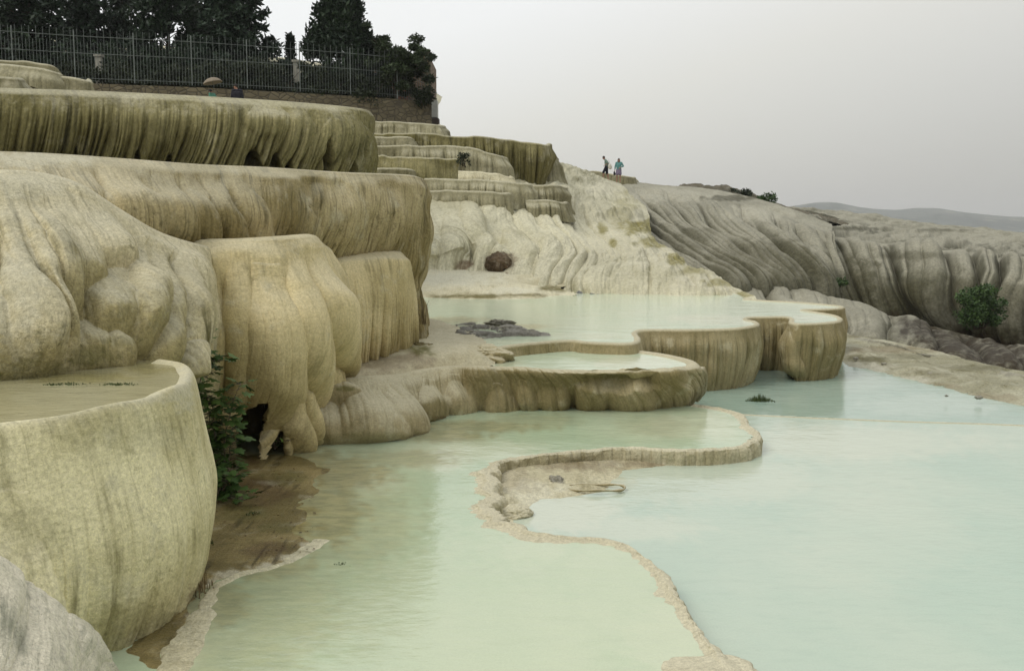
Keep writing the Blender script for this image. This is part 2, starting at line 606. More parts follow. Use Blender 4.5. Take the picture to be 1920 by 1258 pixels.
M_far = travertine("weathered_travertine", (0.102, 0.097, 0.059, 1), (0.193, 0.184, 0.131, 1), (0.055, 0.052, 0.028, 1), 1.0, 0.28, 1.3, 0.26, 0.55, 0.05,
                   mossc=(0.06, 0.055, 0.025, 1), palec=(0.36, 0.34, 0.26, 1), rustc=(0.034, 0.024, 0.010, 1))
M_rim = travertine("rim_travertine", (0.224, 0.183, 0.085, 1), (0.348, 0.292, 0.163, 1), (0.12, 0.1, 0.035, 1), 0.7, 1.2, 1.0, 0.2, 0.7, 0.008,
                   palec=(0.52, 0.48, 0.34, 1))
M_flat = travertine("flat_travertine", (0.432, 0.389, 0.248, 1), (0.572, 0.529, 0.367, 1), (0.2, 0.165, 0.075, 1), 0.7, 0.8, 0.6, 0.25, 0.0, 0.02,
                    mossc=(0.14, 0.12, 0.04, 1), palec=(0.60, 0.575, 0.44, 1))
M_mud = travertine("mud_crust", (0.166, 0.130, 0.044, 1), (0.334, 0.259, 0.109, 1), (0.05, 0.038, 0.012, 1), 0.9, 2.0, 0.4, 0.25, 0.0, 0.012,
                   palec=(0.50, 0.46, 0.33, 1))
M_mud.node_tree.nodes["Principled BSDF"].inputs["Roughness"].default_value = 0.3
M_white = travertine("white_travertine", (0.564, 0.529, 0.386, 1), (0.855, 0.785, 0.612, 1), (0.19, 0.2, 0.14, 1), 0.7, 2.0, 1.0, 0.18, 0.2, 0.02)

DEEP = (0.56, 0.70, 0.52, 1)
CREAM = (0.80, 0.80, 0.655, 1)
MUD = (0.27, 0.215, 0.10, 1)
W_main = water_mat("milky_water", (0.36, 0.455, 0.365, 1), (0.50, 0.525, 0.415, 1), MUD)
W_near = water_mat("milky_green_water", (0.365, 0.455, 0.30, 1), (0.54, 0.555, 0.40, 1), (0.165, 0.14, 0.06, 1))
W_back = water_mat("blue_green_water", (0.27, 0.37, 0.30, 1), (0.42, 0.485, 0.41, 1), MUD)
W_top = water_mat("pale_water", (0.50, 0.595, 0.43, 1), (0.62, 0.63, 0.48, 1), MUD)
W_tan = water_mat("tan_water", (0.30, 0.275, 0.15, 1), (0.42, 0.40, 0.26, 1), (0.15, 0.13, 0.045, 1))

ST = dict(kind='structure')
zL, zP0, zP0b, zP2, zP3, zT = -2.82, -3.0, -3.22, -2.17, -2.0, -1.2

# ------------------------------------------------------------------ ground sheet to the horizon
def terrain():
    xs = np.concatenate([-np.geomspace(9000, 30, 40), np.linspace(-25, 120, 60), np.geomspace(130, 9000, 40)])
    ys = np.concatenate([np.linspace(-40, 200, 70), np.geomspace(205, 9000, 60)])
    X, Y = np.meshgrid(xs, ys)
    Z = -8.5 + 1.5 * fbm(X / 40, Y / 40, 4, 2) - 9 * ss(90, 500, Y)
    V = np.stack([X, Y, Z], -1)
    return V
M_ground = travertine("valley_ground", (0.16, 0.145, 0.085, 1), (0.26, 0.235, 0.16, 1), (0.07, 0.07, 0.03, 1), 0.8, 0.1, 0.2, 0.2, 0.1, 0.05)
finish("ground", terrain(), M_ground, label="low valley floor stretching out to the hazy hills", category="ground", **ST)

# ------------------------------------------------------------------ far hills
def hill(name, crest, base, mat, seed, amp, **props):
    crest, base = crom(crest, 60), crom(base, 60)
    V = loft([crest + np.array([0, 900, -60]), crest, (crest + base) / 2 + np.array([0, -60, 0.0]), base], 260, 60)
    s, t = flow_of(V)
    V = V + np.array([0, 0, 1.0]) * (amp * fbm(s / 260, t / 200, 5, seed) * 1.0)[..., None]
    finish(name, V, mat, **props)
M_hills = travertine("hill_scrub", (0.075, 0.085, 0.075, 1), (0.12, 0.13, 0.11, 1), (0.04, 0.05, 0.035, 1), 0.8, 0.006, 0.2, 0.2, 0.0, 0.3)
hill("hills", Yr([(1330, 398, 2500), (1470, 386, 2500), (1540, 377, 2500), (1600, 388, 2500), (1680, 394, 2500), (1735, 391, 2500), (1800, 400, 2500), (1900, 407, 2500), (2150, 404, 2500), (2500, 396, 2500)]),
     Yr([(1330, 460, 1500), (1900, 470, 1500), (2500, 470, 1500)]), M_hills, 4, 9,
     label="hazy blue grey hills along the horizon at the right", category="hills", **ST)

# ------------------------------------------------------------------ far white plain behind the bulging slopes
def steps_noise(s, t, n, seed):
    q = t * n + 0.7 * fbm(s / 9, t * 3, 3, seed)
    f = q - np.floor(q)
    return ss(0.0, 0.35, f) - f

V = loft([Yr([(1330, 392, 150), (1450, 392, 160), (1560, 398, 170), (1640, 410, 175), (1760, 426, 180), (1860, 436, 185), (2000, 448, 190), (2300, 470, 200)]),
          Yr([(1330, 402, 100), (1460, 406, 105), (1600, 425, 110), (1750, 445, 115), (1920, 462, 115), (2250, 500, 110)]),
          Yr([(1330, 425, 70), (1480, 432, 72), (1600, 450, 74), (1750, 470, 72), (1920, 500, 66), (2200, 560, 60)]),
          Yr([(1330, 500, 62), (1480, 500, 60), (1600, 520, 60), (1750, 540, 60), (1920, 560, 56), (2200, 640, 50)])], 700, 260)
s, t = flow_of(V)
tn = t / t.max()
V[..., 2] += 1.1 * steps_noise(s, tn, 22, 9) * (0.4 + 0.6 * ss(-.2, .5, fbm(s / 12, t / 20, 2, 33))) + 0.7 * fbm(s / 6, t / 5, 4, 3) + 0.25 * fbm(s / 1.5, t / 1.5, 3, 8)
finish("plain_terrain", V, M_far, pale=[(1600, 415, 140, 18, .3), (1800, 445, 140, 22, .3)],
       moss=[(1540, 416, 60, 5, 1), (1600, 428, 40, 5, .9), (1700, 455, 50, 4, .8), (1790, 470, 40, 4, .8), (1870, 480, 60, 3, .8), (1760, 432, 70, 4, .6)],
       label="pale terraced travertine plain sloping down to the right below the hills", category="terrain", **ST)

# ------------------------------------------------------------------ bulging slope at the far right
def slope(name, rows, nu, nv, mat, w, amp, seed, env=(0.1, 0.6), fade=(0.9, 1.0), big=0.4, holes=None, lob=None, cross=0.3, warp=1.4, fine=0.05, f3=0.05, **kw):
    V = loft(rows, nu, nv)
    s, t = flow_of(V)
    tn = t / t[-1:].clip(1e-3)
    n = normals(blur(V, 6))
    e = ss(env[0], env[1], tn)
    d = e * (amp * flutes(s, t, w, seed, warp, cross) + 0.22 * amp * flutes(s, t, w * 0.41, seed + 4, warp, cross)
             + f3 * amp * flutes(s, t, w * 0.15, seed + 6, warp, cross))
    d = blur(d, 3)
    d += ss(0, .15, tn) * big * fbm(s / w * 0.35, t / w * 0.35, 3, seed + 9) + fine * fbm(s / w * 3, t / w * 2, 4, seed + 11)
    if lob: d = d + lobes(V, lob) * .8
    if holes: d = d - lobes(V, holes)
    V = V + n * d[..., None]
    return finish(name, V, mat, **kw)

slope("right_slope", [
    Yr([(1440, 425, 74), (1540, 440, 72), (1640, 455, 70), (1720, 465, 68), (1820, 480, 66), (1930, 505, 62), (2060, 540, 58), (2200, 580, 54)]),
    Yr([(1450, 450, 66), (1530, 470, 66), (1620, 475, 65), (1720, 485, 63), (1830, 500, 61), (1950, 530, 57), (2090, 570, 53), (2250, 620, 49)]),
    Yr([(1490, 520, 60), (1570, 525, 60), (1660, 540, 59), (1760, 550, 57), (1870, 565, 55), (1990, 590, 52), (2120, 630, 49), (2270, 680, 46)]),
    Yr([(1530, 575, 59), (1610, 585, 59), (1690, 590, 58), (1780, 600, 57), (1880, 610, 55), (1990, 640, 52), (2130, 680, 49), (2270, 740, 46)]),
    Yr([(1560, 620, 61), (1640, 640, 60), (1720, 650, 59), (1800, 660, 58), (1880, 680, 56), (1990, 720, 52), (2130, 760, 49), (2270, 800, 46)])],
    900, 260, M_far, 2.5, 1.7, 31, (0.15, 0.6), big=0.9, f3=.02,
    moss=[(1600, 530, 60, 60, .8), (1700, 560, 60, 50, .75), (1790, 550, 60, 40, .6), (1560, 495, 30, 40, .8), (1835, 640, 90, 40, .9), (1700, 480, 90, 10, .6), (1900, 560, 50, 40, .5)], rust=[(1850, 650, 110, 34, 1), (1740, 640, 70, 40, .8), (1690, 600, 40, 20, .7)],
    label="bulging grey drapery slope at the far right above the bush", category="slope", **ST)
slope("lower_slope", [
    Yr([(1300, 530, 56), (1450, 535, 57), (1520, 545, 57), (1560, 560, 57), (1660, 590, 56), (1760, 615, 54), (1900, 650, 50), (2100, 700, 46)]),
    Yr([(1330, 575, 50), (1500, 575, 51), (1590, 590, 50), (1680, 615, 49), (1760, 640, 47), (1860, 675, 44), (1960, 700, 42), (2120, 740, 40)]),
    Yr([(1360, 620, 44), (1560, 635, 44), (1650, 650, 42), (1720, 670, 41), (1800, 690, 39), (1880, 705, 38), (1990, 740, 36), (2140, 800, 34)]),
    Yr([(1360, 700, 42), (1560, 700, 43), (1650, 720, 41), (1720, 730, 40), (1800, 740, 38), (1880, 760, 37), (1990, 800, 35), (2140, 850, 33)])],
    700, 200, M_far, 2.2, 0.7, 47, (0.05, 0.35), big=0.5,
    moss=[(1640, 630, 60, 30, .5)], rust=[(1880, 660, 160, 50, 1), (1790, 645, 100, 40, 1), (1730, 615, 60, 30, 1), (1960, 690, 140, 50, 1)],
    pale=[(1500, 575, 60, 30, .6), (1620, 620, 40, 30, .5)],
    label="smooth grey tongues of rock running down into the brown hollow", category="slope", **ST)
# middle slope with long flow folds
slope("middle_slope", [
    Yr([(900, 330, 84), (1130, 330, 82), (1200, 346, 80), (1330, 354, 80), (1460, 384, 78), (1560, 420, 74)]),
    Yr([(930, 370, 72), (1160, 352, 72), (1240, 358, 72), (1350, 372, 72), (1470, 410, 70), (1560, 440, 68)]),
    Yr([(1020, 430, 62), (1240, 420, 62), (1320, 425, 62), (1410, 440, 62), (1490, 460, 62), (1550, 480, 62)]),
    Yr([(1130, 510, 53), (1350, 500, 55), (1420, 500, 56), (1480, 500, 57), (1530, 500, 58), (1560, 520, 59)]),
    Yr([(1200, 560, 50), (1420, 542, 53), (1470, 540, 55), (1510, 540, 56), (1540, 542, 57), (1560, 560, 59)]),
    Yr([(1210, 590, 50), (1430, 572, 54), (1480, 570, 56), (1520, 570, 57), (1550, 572, 58), (1570, 580, 60)])],
    900, 320, M_far, 1.8, 1.15, 61, (0.2, 0.75), big=0.5, cross=0.25, f3=.02,
    pale=[(1250, 365, 120, 14, .8), (1420, 400, 80, 16, .8), (1190, 380, 40, 30, .4)],
    moss=[(1370, 372, 60, 7, .9), (1400, 480, 90, 40, .55), (1480, 490, 60, 50, .6), (1300, 450, 60, 30, .4)],
    label="grey slope with long curved flow folds below the skyline", category="slope", **ST)
# dark ridge with scrub
V = loft([Yr([(1280, 352, 92), (1340, 353, 90), (1400, 364, 88), (1470, 392, 88), (1580, 418, 90)]),
          Yr([(1270, 360, 84), (1340, 362, 82), (1400, 376, 80), (1470, 400, 80), (1590, 426, 84)]),
          Yr([(1300, 372, 79), (1360, 382, 77), (1420, 400, 76), (1490, 408, 77), (1600, 436, 80)])], 300, 60)
s, t = flow_of(V)
V[..., 2] += 0.35 * fbm(s / 1.5, t / 1.5, 4, 12) + 0.25
finish("ridge_terrain", V, travertine("dark_scrub_earth", (0.075, 0.065, 0.035, 1), (0.13, 0.11, 0.07, 1), (0.03, 0.035, 0.015, 1), 0.9, 0.4, 0.3, 0.4, 0.0, 0.08),
       label="dark scrubby earth ridge on the skyline right of the walkers", category="ridge", **ST)

# ------------------------------------------------------------------ nearer slope under the terraces
slope("near_slope", [
    Yr([(330, 330, 38), (640, 330, 42), (800, 330, 44), (900, 338, 46), (1000, 330, 50), (1050, 305, 56), (1100, 320, 62), (1135, 335, 69), (1165, 345, 70)]),
    Yr([(400, 380, 37), (650, 380, 39), (800, 372, 40), (900, 372, 42), (1000, 365, 46), (1070, 345, 52), (1120, 350, 57), (1165, 365, 61), (1200, 385, 62)]),
    Yr([(520, 430, 36), (680, 430, 37), (800, 425, 37), (900, 420, 38), (1000, 415, 41), (1080, 410, 45), (1140, 420, 48), (1200, 440, 50), (1230, 455, 52)]),
    Yr([(700, 470, 35.5), (810, 470, 35.5), (900, 470, 36), (1000, 468, 36.5), (1090, 470, 37.5), (1170, 480, 39), (1260, 496, 41), (1300, 508, 42)]),
    Yr([(700, 500, 35), (820, 500, 35), (920, 510, 34.8), (1020, 522, 34), (1120, 536, 32.2), (1220, 540, 32), (1330, 546, 31), (1410, 556, 30)]),
    Yr([(700, 540, 34), (820, 545, 33.5), (920, 555, 33), (1020, 565, 32), (1120, 572, 31), (1220, 580, 30.2), (1330, 590, 29.6), (1430, 600, 29)])],
    1200, 380, M_hill, 1.7, 0.26, 77, (0.05, 0.5), big=0.45, cross=0.55, fine=0.07, f3=0.08,
    lob=[(850, 378, 505, 34, .8, 0, .7), (812, 420, 498, 22, .5), (905, 410, 508, 30, .7, 5, .7), (935, 465, 514, 26, .9, 8, .6), (880, 360, 470, 30, .6, 10),
         (960, 400, 512, 40, .5, 20, .8), (1040, 330, 400, 30, .5, 10)],
    pale=[(1130, 350, 50, 18, .9), (1180, 405, 40, 24, .8), (1150, 460, 130, 40, .6), (1250, 480, 90, 30, .8), (1330, 530, 80, 20, .9), (1050, 500, 150, 40, .4), (1080, 390, 80, 40, .4)],
    moss=[(1170, 395, 28, 40, .5), (1195, 425, 40, 16, 1), (1230, 455, 44, 12, .95), (1275, 485, 36, 12, 1), (1300, 505, 30, 10, .7), (1130, 430, 10, 14, .9), (1150, 455, 10, 8, .9), (1350, 530, 40, 8, .8), (1010, 365, 60, 6, .5), (1030, 396, 40, 5, .6), (1400, 552, 30, 6, .8)],
    rust=[(938, 492, 28, 20, 1), (870, 497, 20, 10, .8)],
    label="cream flow slope running from the upper terraces down to the pale pool", category="slope", **ST)

# ------------------------------------------------------------------ upper terraces in the middle distance
def step(pts, drop, seed, mat=None, w=0.5, amp=0.12, lab="", lob=None, holes=None, over=0.0, flare=0.22, nu=420, nv=60, back=2.5, cat="terrace", big=0.12, **kw):
    r = crom(Yr(pts), 120)
    q = np.linspace(0, 1, 120) * np.linalg.norm(r[-1] - r[0])
    r[:, 2] += .05 * vn(q * .9, q * 0, seed) + .025 * vn(q * 3, q * 0, seed + 1)
    r[:, :2] += .12 * np.stack([vn(q * 1.1, q * 0, seed + 2), vn(q * 1.1, q * 0, seed + 3)], 1)
    amp = amp * 1.8; big = big * 2.4
    return curtain("terrace", r, drop, mat or M_step, w, amp, big, seed, nu, nv, over, flare, 0.09, True, back, 0.15, lob, holes,
                   label=lab, category=cat, kind='structure', **kw)

step([(640, 224, 50), (700, 228, 50), (780, 231, 50), (822, 235, 50.5), (830, 234, 54)], 0.65, 101, lab="highest small terrace wall, right under the stone building")
step([(640, 248, 47), (780, 250, 47), (880, 255, 47.5), (960, 262, 48), (1022, 270, 48.5), (1030, 270, 51)], 2.1, 102, M_tier, 0.5, 0.22,
     "long dark fluted terrace wall with its right end against the sky", over=-0.05, flare=-0.5, nu=900, nv=110)
step([(640, 257, 45.6), (700, 258, 45.6), (765, 258, 45.6), (778, 262, 47)], 1.0, 103, lab="small flat fronted terrace just right of the olive tier", flare=.3)
step([(680, 273, 44.6), (790, 272, 44.8), (880, 277, 45.2), (930, 290, 45.6), (948, 296, 47)], 1.5, 104, lab="pleated grey terrace in the middle of the upper steps", amp=.2, w=.7, flare=.35)
step([(650, 292, 43.4), (760, 294, 43.4), (850, 297, 43.9), (858, 298, 45)], 1.1, 105, lab="smooth brown fronted terrace low in the upper steps", mat=M_tier, amp=.05)
step([(640, 312, 42), (720, 314, 42.2), (772, 318, 42.5), (780, 318, 44)], 0.9, 106, lab="narrow ledge over the end of the left cliff")
step([(862, 320, 42.9), (905, 324, 42.9), (955, 330, 43.2), (960, 328, 44)], 0.5, 107, M_flat, .3, .04, lab="thin pale rimmed basin beside the small shrub", back=1.5)
step([(800, 334, 41.9), (840, 336, 41.9), (920, 338, 41.9), (985, 343, 42.4), (992, 344, 44)], 1.0, 108, lab="middle one of the thin stacked basins above the slope", back=1.5)
step([(990, 345, 43.5), (1040, 348, 43.8), (1058, 350, 45)], 1.1, 109, M_step, .3, .12, lab="short dark fluted step over the head of the slope", back=1.5)
step([(800, 355, 40.9), (900, 358, 40.9), (950, 361, 41.3), (956, 362, 43)], 1.3, 110, M_step, lab="lowest thin basin rim where the slope begins", back=1.5)
step([(990, 373, 42), (1030, 374, 42.1), (1058, 378, 42.6), (1062, 380, 44)], 0.7, 111, M_step, lab="small broken ledge on the upper slope", back=1.2)
step([(1010, 292, 51), (1036, 291, 51), (1044, 296, 54)], 1.6, 112, M_step, .4, .1, "rounded block right after the long fluted wall", flare=.5)
step([(1020, 308, 60), (1060, 309, 60), (1090, 318, 61)], 0.6, 113, M_step, lab="low skyline ledge left of the walkers")
step([(1080, 319, 74), (1130, 323, 74), (1183, 332, 74), (1188, 332, 78)], 0.9, 114, M_step, lab="low ledge on the skyline behind the two walkers", amp=.06)
step([(1185, 344, 82), (1260, 349, 82), (1330, 353, 83), (1345, 353, 86)], 0.5, 115, M_far, lab="thin ledge along the skyline right of the walkers", amp=.05)
# left top steps
step([(-120, 104, 36), (0, 112, 36), (60, 118, 36), (100, 124, 36.3), (107, 134, 38)], 1.2, 121, M_step, .5, .06, lab="topmost rounded terrace at the left edge under the fence", big=.1)
step([(-120, 118, 33.5), (0, 120, 33.5), (70, 128, 33.6), (104, 136, 34), (108, 140, 36)], 1.1, 122, M_step, .5, .05, lab="second rounded terrace from the top at the left edge")
step([(60, 141, 34), (120, 142, 34), (160, 149, 34.3), (170, 152, 37)], .8, 123, M_step, .5, .05, lab="small terrace step jutting right behind the leftmost ones")
step([(-120, 141, 31), (0, 143, 31), (36, 146, 31), (46, 150, 32.5)], .8, 124, M_step, .5, .05, lab="lowest small terrace in the left corner above the olive tier")

# ------------------------------------------------------------------ upper ground behind the olive tier
V = loft([Yr([(-600, 40, 90), (0, 60, 90), (500, 100, 90), (760, 140, 86), (830, 175, 80)]) * np.array([1, 1, 1]),
          Yr([(-700, 160, 49.5), (0, 180, 50), (400, 200, 52), (700, 222, 55), (806, 232, 57)]),
          Yr([(-700, 165, 48), (0, 190, 48), (400, 212, 48.5), (700, 245, 50.5), (815, 250, 53)]),
          Yr([(-700, 185, 36), (0, 205, 36), (400, 225, 37), (700, 300, 44), (830, 320, 48)]),
          Yr([(-700, 200, 30), (0, 215, 31), (400, 235, 33), (700, 330, 42), (830, 345, 47)])], 300, 160)
s, t = flow_of(V)
V[..., 2] += 0.12 * fbm(s / 2, t / 2, 4, 5) - 0.25
finish("upper_ground", V, M_step, label="pale ground behind the olive tier where bathers stand", category="ground", **ST)

pk = [Yr([(-700, 60, 120), (0, 90, 110), (500, 110, 100), (800, 150, 80)]), np.c_[crom(Yr([(-700, 138, 46), (0, 150, 49.6), (400, 163, 52.6), (700, 180, 56.2), (800, 190, 58)]), 20)[:, :2], np.full(20, 7.1)]]
V = loft(pk, 120, 60); V[..., 2] = 7.1 + 0.05 * fbm(V[..., 0] / 3, V[..., 1] / 3, 3, 4)
finish("park_ground", V, plain("dark_soil", (0.06, 0.055, 0.03, 1), .95, .4, 1), label="dark shaded ground under the trees behind the fence", category="ground", **ST)

# ------------------------------------------------------------------ olive tier (high left wall)
def cliff(name, rows, nu, nv, mat, lob=None, holes=None, w=0.3, amp=0.05, big=0.1, seed=1, env=(0.05, 0.4), warp=1.2, cross=0.3,
          w2=0.3, bl=1, fine=0.008, smooth_u=True, top=True, back=3.0, lobf=0.25, grow=0.5, ls=0.62, **kw):
    V = loft(rows, nu, nv, smooth_u)
    s, t = flow_of(V)
    tn = t / t[-1:].clip(1e-3)
    n = normals(blur(V, 8))
    e = ss(env[0], env[1], tn)
    f = flutes(s, t, w, seed, warp, cross) * amp + flutes(s, t, w * 0.38, seed + 4, warp, cross) * amp * w2
    e = e * (1 + grow * ss(.45, 1.0, tn))
    d = e * f + big * ss(0, .08, tn) * fbm(s * 0.5 / w * 0.6, t * 0.3 / w * 0.6, 3, seed + 9)
    if lob:
        L = lobes(V, lob) * ls
        d = d * (1 - (1 - lobf) * ss(0, .1, L)) + L
    if holes:
        d = d - lobes(V, holes)
    d = blur(d, bl)
    d += fine * fbm(s * 6, t * 3, 4, seed + 13)
    d *= ss(0.0, 0.09, tn)
    n = n * np.array([1, 1, 0])[None, None] + n * np.array([0, 0, 1]) * ss(.08, .35, tn)[..., None]
    V = V + n * d[..., None]
    if top:                                          # the level top runs back from the rim, over a soft shoulder
        r = V[0]
        T = np.stack([r + np.array([-.35 * b, b, dz]) for b, dz in ((back, -0.08), (back * .4, -0.02), (0.25, 0.03), (0.10, 0.025))])
        V = np.concatenate([T, V], 0)
    return finish(name, V, mat, **kw)

cliff("terrace", [
    Yr([(-260, 160, 24.5), (0, 166, 25.5), (180, 172, 26.2), (350, 180, 27), (520, 190, 28), (640, 200, 29), (688, 207, 30), (697, 214, 32), (694, 222, 35)]),
    Yr([(-260, 172, 24.3), (0, 178, 25.2), (180, 184, 25.9), (350, 192, 26.7), (520, 202, 27.7), (640, 212, 28.7), (692, 220, 29.8), (701, 227, 32), (698, 234, 35)]),
    Yr([(-260, 215, 24.2), (0, 220, 25.1), (180, 225, 25.8), (350, 230, 26.6), (520, 235, 27.6), (630, 245, 28.6), (682, 255, 29.8), (688, 262, 32), (686, 264, 35)]),
    Yr([(-260, 290, 24.8), (0, 290, 25.7), (180, 290, 26.4), (350, 295, 27.2), (520, 300, 28.1), (610, 305, 28.9), (664, 310, 30), (668, 312, 32), (668, 312, 35)]),
    Yr([(-260, 345, 25.2), (0, 345, 26.2), (180, 345, 26.8), (350, 345, 27.6), (520, 345, 28.5), (600, 345, 29.2), (655, 345, 30.2), (660, 345, 32), (660, 345, 35)])],
    1500, 260, M_tier, w=0.31, amp=0.36, big=0.16, seed=201, env=(0.10, 0.6), warp=1.8, w2=0.5, bl=1, back=5, ls=.34, fine=.03, lobf=.8,
    lob=[(40, 190, 300, 42, .45, 0, .6), (115, 195, 300, 38, .4), (300, 205, 312, 30, .5, 4, .4, .7), (400, 215, 320, 62, .35, 0, .3, .1), (500, 192, 262, 46, .55, 6, .5, .5),
         (560, 200, 330, 34, .6, -12, .3, .5), (640, 205, 330, 40, .55, -26, .3, .4), (675, 212, 330, 22, .5, -20, .3, .3), (245, 195, 300, 18, .35, 0, .3, .7), (200, 190, 305, 20, .3, 0, .3, .3)],
    holes=[(256, 250, 325, 10, .9, 0, .6, 0), (315, 262, 325, 8, .7, 0, .6, 0), (470, 255, 330, 22, 1.2, 0, .7, -.4), (512, 272, 330, 12, 1.1, 0, .6, 0), (538, 285, 330, 9, 1.0, -6, .6), (612, 240, 330, 8, .9, -14, .6, 0), (235, 268, 325, 7, .6), (650, 285, 330, 6, .6, -10), (141, 255, 300, 4, .4)],
    label="olive brown draped tier with dark hollows, highest of the big left walls", category="terrace", **ST)

# ------------------------------------------------------------------ middle tier and lower bulges (left cliff)
LOBA = [ # upper bulges of the middle tier
    (120, 292, 420, 60, .22, 40, .6, .3), (212, 296, 456, 64, .5, 44, .6, .3), (296, 304, 474, 44, .6, 34, .6, .2), (350, 310, 476, 34, .6, 28, .6, .2), (390, 313, 472, 36, .6, 40, .6, .1),
    (440, 317, 474, 32, .34, 46, .6, .1), (520, 320, 480, 60, .16, 30, .6, .1)]
cliff("terrace", [
    Yr([(-260, 280, 10.7), (0, 287, 11.2), (100, 291, 11.6), (230, 300, 12.2), (380, 311, 13.2), (500, 316, 14), (640, 325, 15.4), (765, 330, 16.9), (796, 338, 17.6), (799, 346, 19), (796, 352, 22)]),
    Yr([(-260, 300, 10.2), (0, 303, 10.7), (100, 307, 11.1), (230, 318, 11.8), (380, 330, 12.9), (500, 334, 13.7), (640, 343, 15.2), (768, 350, 16.7), (802, 358, 17.5), (804, 362, 19), (800, 368, 22)]),
    Yr([(-260, 380, 9.6), (0, 380, 10.1), (100, 385, 10.5), (230, 395, 11.3), (380, 400, 12.5), (500, 400, 13.5), (640, 400, 15.0), (768, 400, 16.6), (799, 400, 17.5), (801, 402, 19), (798, 408, 22)]),
    Yr([(-260, 460, 9.7), (0, 460, 10.2), (100, 460, 10.6), (230, 465, 11.5), (380, 470, 12.8), (500, 470, 13.9), (640, 475, 15.4), (760, 480, 16.9), (790, 480, 17.8), (792, 482, 19), (790, 488, 22)]),
    Yr([(-260, 560, 10.2), (0, 560, 10.7), (100, 560, 11.1), (230, 560, 11.9), (380, 570, 13.2), (500, 570, 14.3), (640, 560, 15.9), (750, 545, 17.2), (775, 532, 18), (777, 535, 19), (776, 540, 22)]),
    Yr([(-260, 700, 10.4), (0, 700, 11), (100, 700, 11.4), (230, 700, 12.2), (380, 720, 13.4), (500, 720, 14.5), (640, 690, 16.1), (760, 655, 17.3), (786, 640, 18), (787, 640, 19), (787, 640, 22)])],
    1700, 420, M_tan, lob=LOBA, w=0.15, amp=0.085, big=0.12, seed=231, env=(0.08, 0.35), w2=.5, back=4, lobf=.5, ls=.6,
    pale=[(60, 300, 120, 16, .7)],
    label="tan middle tier of the left cliff with rounded drapes along its rim", category="terrace", **ST)

LOBB = [
    (-70, 330, 730, 60, .75, 60, .8, 0), (5, 335, 716, 52, .85, 56, .8, 0), (25, 340, 700, 34, .75, 92, .7, .2), (62, 345, 604, 36, .55, 68, .6, .3),
    (105, 338, 560, 56, .40, 60, .6, .2), (165, 350, 505, 50, .36, 56, .6, .2), (200, 440, 640, 64, .46, 5, .8, .25), (262, 440, 660, 38, .55, -2, .55, .3),
    (305, 435, 696, 30, .48, -8, .55, .3), (345, 430, 696, 28, .45, -6, .55, .3), (155, 590, 706, 46, .34, 2, .5, 0), (208, 604, 703, 40, .34, 4, .5, 0), (338, 630, 704, 18, .5, 0, .3, 0)]
cliff("terrace", [
    Yr([(-260, 318, 9.6), (0, 322, 9.9), (80, 328, 10.1), (150, 350, 10.2), (230, 400, 10.5), (300, 440, 10.9), (370, 462, 11.5), (420, 470, 12.4), (430, 470, 14)]),
    Yr([(-260, 345, 9.2), (0, 345, 9.6), (80, 355, 9.8), (160, 385, 10.0), (240, 430, 10.3), (310, 470, 10.7), (375, 490, 11.2), (425, 500, 12.2), (440, 500, 14)]),
    Yr([(-260, 460, 8.7), (0, 450, 9.0), (80, 455, 9.2), (160, 475, 9.5), (240, 510, 9.8), (310, 530, 10.2), (375, 540, 10.8), (425, 540, 12.0), (440, 540, 14)]),
    Yr([(-260, 600, 8.0), (0, 600, 8.2), (80, 605, 8.5), (160, 610, 8.8), (240, 620, 9.1), (310, 630, 9.6), (365, 630, 10.3), (410, 630, 11.7), (430, 640, 14)]),
    Yr([(-260, 740, 7.9), (0, 722, 8.0), (80, 716, 8.2), (160, 706, 8.6), (240, 698, 8.9), (310, 690, 9.3), (352, 700, 10.0), (395, 740, 11.5), (420, 760, 14)]),
    Yr([(-260, 800, 8.1), (0, 790, 8.2), (80, 780, 8.4), (160, 770, 8.8), (240, 760, 9.1), (310, 800, 9.5), (352, 880, 10.3), (395, 900, 11.7), (420, 900, 14)])],
    1400, 520, M_left, lob=LOBB, w=0.2, amp=0.018, big=0.15, seed=251, env=(0.05, 0.4), top=True, back=1.5, lobf=1.0, w2=.5, ls=.62,
    pale=[(30, 560, 60, 150, .45), (60, 345, 100, 30, .5)], moss=[(60, 700, 90, 40, .55), (170, 668, 60, 22, .6), (230, 640, 40, 14, .4)],
    label="lower left wall of bulging cream lobes behind the near basin", category="terrace", **ST)

